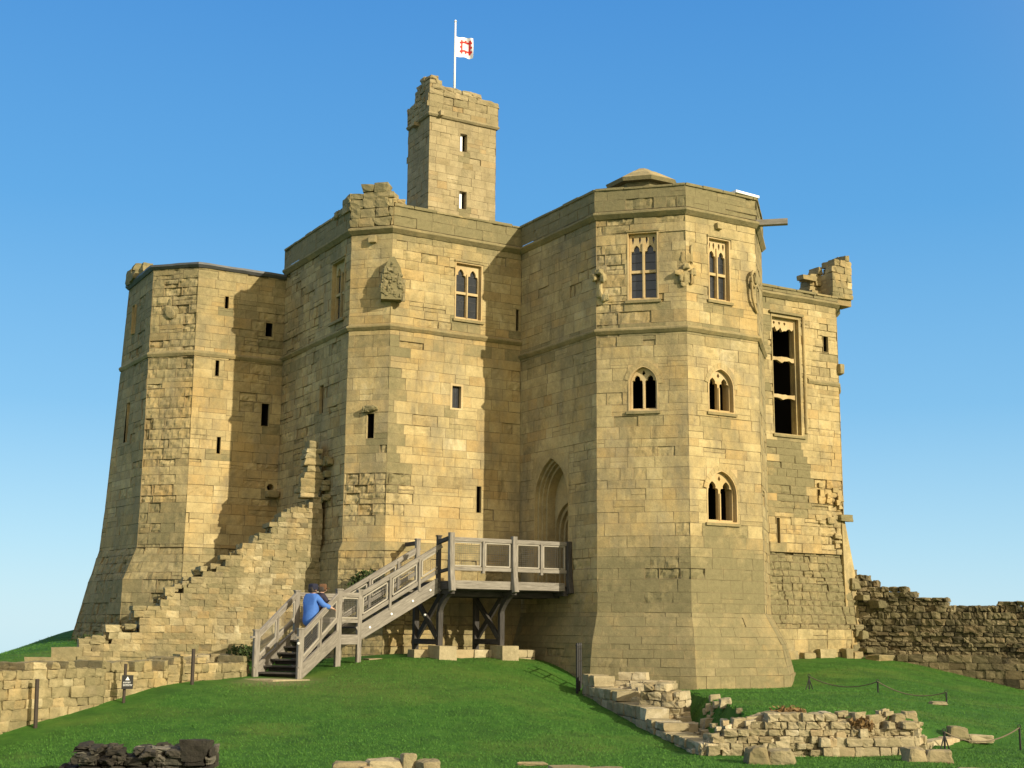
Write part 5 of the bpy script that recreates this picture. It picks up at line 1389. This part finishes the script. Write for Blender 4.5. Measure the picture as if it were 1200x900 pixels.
mb = MB(); mb.tube([(sx, sy, sz - .15), (sx, sy, sz + .72)], .03, 8); mb.build('post', M['rust'], sign)
sd = Vector((.96, .28, 0)).normalized(); sn = Vector((sd.y, -sd.x, 0))
sfr = (Vector((sx + .06, sy - .05, 0)), sd, sn); b0 = sz + .27
mb = MB(); bxf(mb, sfr, -.10, .11, b0 - .02, b0 + .24, 0, .012); brd = mb.build('board', M['sign'], sign)
mb = MB(); plate(mb, sfr, [(-.035, b0 + .145), (.045, b0 + .145), (.005, b0 + .215)], [], .016, .004)
mb.build('warning_triangle', M['signw'], brd)
mb = MB()
for row, (zb0, zb1, ws) in enumerate(((b0 + .085, b0 + .115, [.018, .014, .02, .016, .02, .014]), (b0 + .035, b0 + .067, [.02, .018, .022, .016, .02, .018, .016]))):
    s = -.07
    for w_ in ws:   # lettering too small to be legible: strokes only
        bxf(mb, sfr, s, s + w_ * .35, zb0, zb1, .012, .015); bxf(mb, sfr, s, s + w_, zb1 - .008, zb1 - .0005, .0125, .0155); s += w_ + .006
mb.build('lettering', M['signw'], brd)
# rope barrier
def rope(a, b, sag, lab):
    mb = MB(); a, b = Vector(a), Vector(b); mb.tube([a.lerp(b, t / 14) - Z * (sag * 4 * (t / 14) * (1 - t / 14)) for t in range(15)], .012, 6); tag(mb.build('rope', M['rope']), lab, 'rope')
def stake(x, y, h, lab, tri=False):
    z = gz(x, y); st = thing('rope_stake', (x, y, z), lab, 'stake', 'iron stakes of the rope barrier')
    mb = MB(); mb.tube([(x, y, z - .1), (x, y, z + h)], .018, 6); mb.build('stake', M['iron'], st)
    mb = MB(); mb.tube([(x + .03 * math.cos(t * math.pi / 4), y, z + h + .02 + .03 * math.sin(t * math.pi / 4)) for t in range(9)], .008, 5); mb.build('ring', M['iron'], st)
    if tri:
        for q in (-1, 1):
            mb = MB(); mb.tube([(x, y, z + h - .05), (x + .1 * q, y + .05 * q, z - .03)], .012, 6); mb.build('brace', M['iron'], st)
    return Vector((x, y, z + h))
s1 = stake(7.05, 32.0, .3, 'three-legged iron stake on the terrace beside the big tower foot', True)
s2 = stake(8.12, 30.0, .26, 'thin iron stake in the middle of the terrace grass', False)
s3 = stake(9.3, 29.0, .24, 'thin iron stake at the right side of the terrace grass', False)
rope(s1, s2, .17, 'slack rope between the three-legged stake and the middle terrace stake')
rope(s2, s3, .17, 'slack rope between middle and right stakes on terrace')
s4 = stake(7.5, 23.6, .3, 'iron stake behind the two grey cut blocks', True)
s5 = stake(8.95, 24.0, .38, 'iron stake standing at the right edge of the lawn', False)
rope(s4, s5, .2, 'slack dark rope near the two grey cut blocks')

# ------------------------------------------------------------------ plants
def leaf_mat(name, c0, c1):
    m, nt, b = new_mat(name); n = noise_tex(nt, 14, 3, .6)
    nt.links.new(ramp(nt, n.outputs[0], [(0.3, c0), (0.7, c1)]).outputs[0], b.inputs['Base Color']); b.inputs['Roughness'].default_value = .7; b.inputs['Specular IOR Level'].default_value = .2
    return m
M['leaf'] = leaf_mat('dark_leaf', (.025, .045, .012), (.07, .10, .03))
M['dry'] = leaf_mat('dry_weed', (.14, .08, .03), (.26, .17, .07))
M['blade'] = leaf_mat('grass_blade', (.045, .145, .018), (.095, .215, .034))
def bush(cen, rad, n, size, mat, name, lab, cat, seed=1):
    r = random.Random(seed); mb = MB()
    for i in range(n):
        d = Vector((r.gauss(0, 1), r.gauss(0, 1), r.gauss(0, 1))).normalized() * (r.random() ** .4)
        clump = 1 + .35 * mnoise.noise(d * 2.2 + Vector((seed, 0, 0)))
        p = Vector(cen) + Vector((d.x * rad[0], d.y * rad[1], d.z * rad[2])) * clump
        a = Vector((r.gauss(0, 1), r.gauss(0, 1), r.gauss(0, 1))).normalized(); b = a.cross(Vector((r.gauss(0, 1), r.gauss(0, 1), r.gauss(0, 1)))).normalized(); s = size * r.uniform(.6, 1.3)
        mb.add([p - a * s, p + b * s * .5, p + a * s, p - b * s * .5], [(0, 1, 2, 3)])
    return tag(mb.build(name, M[mat]), lab, cat)
cb = W(13.95, 31.0); bush((cb.x, cb.y, 2.75), (.55, .25, .38), 1400, .05, 'leaf', 'ivy_plant', 'dark ivy clump growing on the plinth corner behind the staircase', 'plant', 3)
bush((-6.0, 30.5, 1.08), (.38, .25, .22), 600, .045, 'leaf', 'weed', 'scrubby dark weed left of the wooden staircase foot', 'plant', 4)
bush((4.7, 23.0, .32), (.34, .18, .12), 500, .05, 'dry', 'dry_weed', 'brown dry weed tuft on top of the low rubble wall, left one', 'plant', 5)
bush((5.85, 22.72, .16), (.22, .16, .13), 320, .05, 'dry', 'dry_weed', 'brown dry weed tuft on the low rubble wall, right one', 'plant', 6)
bush((-11.3, 37.2, gz(-11.3, 37.2) + .1), (.8, .2, .16), 700, .035, 'leaf', 'tall_grass', 'dark tuft of long grass at foot of the left tower', 'plant', 8)

# turf: fine blades where the lawn is in view
def grass():
    rg = np.random.default_rng(11); n = 220000
    yy = 17.5 + (44 - 17.5) * rg.random(n * 2) ** 1.5; xx = (rg.random(n * 2) - .5) * .86 * yy
    keep_ = np.ones(len(xx), bool)
    u = xx * CU.x + yy * CU.y; v = xx * CV.x + yy * CV.y
    keep_ &= ~((v > 28.9) & (u < 30.5) & (u > 12.5)) & ~((u > 17.9) & (v > 25.3) & (u < 23.3)) & ~((v > 35.5) & (u > 9) & (u < 14))
    for poly, wd in ((DIAG, .5), (LOWW, .8), (RUB[:4], .55)):
        keep_ &= ~((side_of(poly, xx, yy) < .12) & (side_of(poly, xx, yy) > -wd)) & ~((side_of(poly, xx, yy) > -.12) & (side_of(poly, xx, yy) < wd) & (poly is LOWW))
    keep_ &= ~((xx > -6.3) & (xx < -3.9) & (yy > 28.7) & (yy < 32))
    xx, yy = xx[keep_][:n], yy[keep_][:n]; zz = ground_z(xx, yy) + np.array([bumps(a, b) for a, b in zip(xx, yy)])
    n = len(xx); V = np.zeros((n, 3, 3)); ang = rg.random(n) * 6.283; h = rg.uniform(.012, .034, n); w = rg.uniform(.005, .012, n); lean = rg.normal(0, .03, (n, 2))
    V[:, 0] = np.stack([xx - np.cos(ang) * w, yy - np.sin(ang) * w, zz - .02], 1); V[:, 1] = np.stack([xx + np.cos(ang) * w, yy + np.sin(ang) * w, zz - .02], 1)
    V[:, 2] = np.stack([xx + lean[:, 0], yy + lean[:, 1], zz + h], 1)
    me = bpy.data.meshes.new('grass'); me.vertices.add(n * 3); me.vertices.foreach_set('co', V.ravel()); me.loops.add(n * 3); me.loops.foreach_set('vertex_index', np.arange(n * 3))
    me.polygons.add(n); me.polygons.foreach_set('loop_start', np.arange(n) * 3); me.polygons.foreach_set('loop_total', np.full(n, 3)); me.update()
    o = link('grass', me, M['blade']); tag(o, 'short green mown grass covering the castle mound', 'grass', kind='stuff')
grass()

# ------------------------------------------------------------------ people
def skin_part(mbt, verts, edges, radii, root, sub=2):
    """grow one continuous surface round a skeleton and add it to mbt"""
    me = bpy.data.meshes.new('tmp'); me.from_pydata([tuple(v) for v in verts], edges, []); me.update()
    o = bpy.data.objects.new('tmp', me); COL.objects.link(o)
    m = o.modifiers.new('s', 'SKIN'); m.use_smooth_shade = True
    if not me.skin_vertices: me.attributes  # layer is made by the modifier
    bm = bmesh.new(); bm.from_mesh(me); lay = bm.verts.layers.skin.verify(); bm.verts.ensure_lookup_table()
    for v, r in zip(bm.verts, radii):
        rr_ = r if isinstance(r, tuple) else (r, r); v[lay].radius = rr_; v[lay].use_root = False
    bm.verts[root][lay].use_root = True
    bm.to_mesh(me); bm.free()
    sb = o.modifiers.new('u', 'SUBSURF'); sb.levels = sub; sb.render_levels = sub
    dg = bpy.context.evaluated_depsgraph_get(); me2 = bpy.data.meshes.new_from_object(o.evaluated_get(dg))
    mbt.add([tuple(v.co) for v in me2.vertices], [tuple(p.vertices) for p in me2.polygons])
    bpy.data.objects.remove(o); bpy.data.meshes.remove(me); bpy.data.meshes.remove(me2)
def person(loc, yaw, H, lab, coat, trousers, hat, lean, larm, rarm, hatkind, turn=0.0):
    """standing figure in its own frame: x right, y forward, z up; height H"""
    k = H / 1.7
    root = thing('person', loc, lab, 'person', None, yaw)
    V = lambda x, y, z: Vector((x, y + lean * max(0, z - .85), z)) * k
    sk = simple('skin', (.50, .30, .21), .6)
    J = dict(pel=V(0, 0, .92), wa=V(0, 0, 1.06), ch=V(0, .01, 1.26), nk=V(0, 0, 1.45), hd=V(0, .02, 1.53), hd2=V(0, .015, 1.63),
             hl=V(-.09, 0, .86), kl=V(-.10, .05, .48), al=V(-.10, -.01, .09), tl=V(-.11, .14, .04),
             hr=V(.09, 0, .86), kr=V(.10, .12, .52), ar=V(.10, .08, .2), tr=V(.11, .23, .16),
             sl=V(-.18, 0, 1.39), sr=V(.18, 0, 1.39))
    el, wl = [V(*p) for p in larm]; er_, wr = [V(*p) for p in rarm]
    names = ['pel', 'wa', 'ch', 'nk', 'hd', 'hd2', 'hl', 'kl', 'al', 'tl', 'hr', 'kr', 'ar', 'tr', 'sl', 'sr']
    vs = [J[n] for n in names] + [el, wl, er_, wr]; ix = {n: i for i, n in enumerate(names)}; ix.update(el=16, wl=17, er=18, wr=19)
    # palm ends
    pl = wl + (wl - el).normalized() * .09 * k; pr = wr + (wr - er_).normalized() * .09 * k
    vs += [pl, pr]; ix.update(pl=20, pr=21)
    E_ = [('pel', 'wa'), ('wa', 'ch'), ('ch', 'nk'), ('nk', 'hd'), ('hd', 'hd2'), ('pel', 'hl'), ('hl', 'kl'), ('kl', 'al'), ('al', 'tl'), ('pel', 'hr'), ('hr', 'kr'), ('kr', 'ar'), ('ar', 'tr'),
          ('ch', 'sl'), ('ch', 'sr'), ('sl', 'el'), ('el', 'wl'), ('wl', 'pl'), ('sr', 'er'), ('er', 'wr'), ('wr', 'pr')]
    rad = dict(pel=(.15, .11), wa=(.13, .10), ch=(.15, .11), nk=.055, hd=(.078, .092), hd2=(.082, .098), hl=.085, kl=.055, al=.038, tl=.035, hr=.085, kr=.055, ar=.038, tr=.035, sl=.06, sr=.06, el=.042, wl=.028, er=.042, wr=.028, pl=(.038, .016), pr=(.038, .016))
    order = names + ['el', 'wl', 'er', 'wr', 'pl', 'pr']
    sc_ = lambda r: tuple(x * k for x in r) if isinstance(r, tuple) else r * k
    body = MB(); skin_part(body, vs, [(ix[a], ix[b]) for a, b in E_], [sc_(rad[n]) for n in order], 0)
    for w_, p_, sg in ((wl, pl, -1), (wr, pr, 1)):      # five separate fingers, slightly curled
        d = (p_ - w_).normalized(); s = d.cross(Vector((0, 0, 1))).normalized(); dn = s.cross(d)
        if dn.z > 0: dn = -dn
        for i, (off, ln_) in enumerate(((-.028, .07), (-.009, .08), (.010, .075), (.028, .058))):
            b = p_ + s * off * k - d * .02 * k
            skin_part(body, [b, b + (d * .5 + dn * .15) * ln_ * k, b + (d * .85 + dn * .5) * ln_ * k], [(0, 1), (1, 2)], [.010 * k, .009 * k, .007 * k], 0, 1)
        b = w_ + d * .03 * k - s * .03 * k * sg
        skin_part(body, [b, b + (d * .03 - s * .03 * sg) * k, b + (d * .06 - s * .035 * sg + dn * .01) * k], [(0, 1), (1, 2)], [.012 * k, .010 * k, .008 * k], 0, 1)
    hc = V(0, .02, 1.59); f = Vector((math.sin(turn), math.cos(turn), 0)); s = Vector((f.y, -f.x, 0))
    def ball(c, a, b, d, n=4):
        stone(body, c, s, f, Z, a * k, b * k, d * k, random.Random(1), 0, 1.0, n)
    ball(hc + f * .1 * k - Z * .02 * k, .035, .05, .055); ball(hc + s * .085 * k - Z * .01 * k, .025, .04, .06); ball(hc - s * .085 * k - Z * .01 * k, .025, .04, .06)
    ball(hc + f * .088 * k - Z * .07 * k, .055, .02, .018)
    for q in (-1, 1): ball(hc + f * .088 * k + s * .033 * q * k + Z * .012 * k, .026, .018, .014)
    for i in range(len(body.v)): body.v[i] = tuple(Vector(body.v[i]))
    ob = body.build('body', sk, root, smooth_=True, local=True)
    # clothing over the body
    def cloth(name, keys, edges, rr_, col, rough=.85, extra=None):
        mbx = MB(); pts = [vs[ix[q]] if isinstance(q, str) else q for q in keys]
        skin_part(mbx, pts, edges, [sc_(r) for r in rr_], 0)
        return mbx.build(name, simple(name, col, rough, 0, 9, .25, .4), root, smooth_=True, local=True)
    hem = V(0, -.02, .62)
    cloth('jacket', [hem, 'pel', 'wa', 'ch', V(0, 0, 1.44), 'sl', 'sr', 'el', 'er', wl + (el - wl) * .1, wr + (er_ - wr) * .1, V(0, .0, 1.48)],
          [(0, 1), (1, 2), (2, 3), (3, 4), (4, 11), (3, 5), (3, 6), (5, 7), (6, 8), (7, 9), (8, 10)],
          [(.25, .20), (.235, .19), (.215, .175), (.21, .165), (.12, .11), .095, .095, .08, .08, .066, .066, (.085, .085)], coat)
    cloth('trousers', ['pel', 'hl', 'kl', 'al', 'hr', 'kr', 'ar'], [(0, 1), (1, 2), (2, 3), (0, 4), (4, 5), (5, 6)], [(.13, .10), .085, .07, .055, .085, .07, .055], trousers)
    for a, b in (('al', 'tl'), ('ar', 'tr')):
        cloth('shoe', [vs[ix[a]] - Z * .02 * k, vs[ix[b]]], [(0, 1)], [.05, .048], (.02, .018, .016))
    mbh = MB()
    hz = V(0, .012, 1.635)
    stone(mbh, hz, s, f, Z, .195 * k, .225 * k, .20 * k, random.Random(2), .02, .95, 6)
    if hatkind == 'cap': stone(mbh, hz + f * .13 * k - Z * .03 * k, s, f, Z, .15 * k, .13 * k, .02 * k, random.Random(3), .02, .8, 4)
    else:
        mbh.tube([hz + (s * math.cos(a * math.pi / 6) * .098 + f * math.sin(a * math.pi / 6) * .112) * k - Z * .045 * k for a in range(13)], .018 * k, 6)
    mbh.build('hat', simple('hat_cloth', hat, .9, 0, 20, .2), root, smooth_=True, local=True)
    mbr = MB(); stone(mbr, V(0, -.012, 1.585), s, f, Z, .175 * k, .185 * k, .17 * k, random.Random(4), .04, .95, 6)
    mbr.build('hair', simple('hair', (.035, .025, .018), .7, 0, 30, .3), root, smooth_=True, local=True)
    return root
def tread_pos(i, across):
    o = dd * (GO * (i + .02) / (nst - 1) * .98); return L0.lerp(R0, across) + o + dd * .13 + Z * (ZB + rise * (i + 1))
yaw_ = math.atan2(dd.y, dd.x) - math.pi / 2
p1 = tread_pos(3, .72); p2 = tread_pos(4, .60) + dd * .2 - Z * .0
person(p1, yaw_ - .25, 1.50, 'person in a bright blue jacket and dark woolly hat on the wooden steps', (.055, .16, .50), (.02, .02, .025), (.012, .014, .035), .06,
       ((-.24, .05, 1.15), (-.2, .2, 1.05)), ((.27, .12, 1.2), (.36, .36, 1.12)), 'beanie')
person(p2, yaw_ - .6, 1.38, 'person in a dark navy coat and brown cap further up the wooden steps', (.022, .018, .035), (.015, .015, .02), (.12, .06, .028), .22,
       ((-.25, .03, 1.15), (-.22, .16, .98)), ((.25, .15, 1.18), (.26, .42, 1.1)), 'cap', .6)
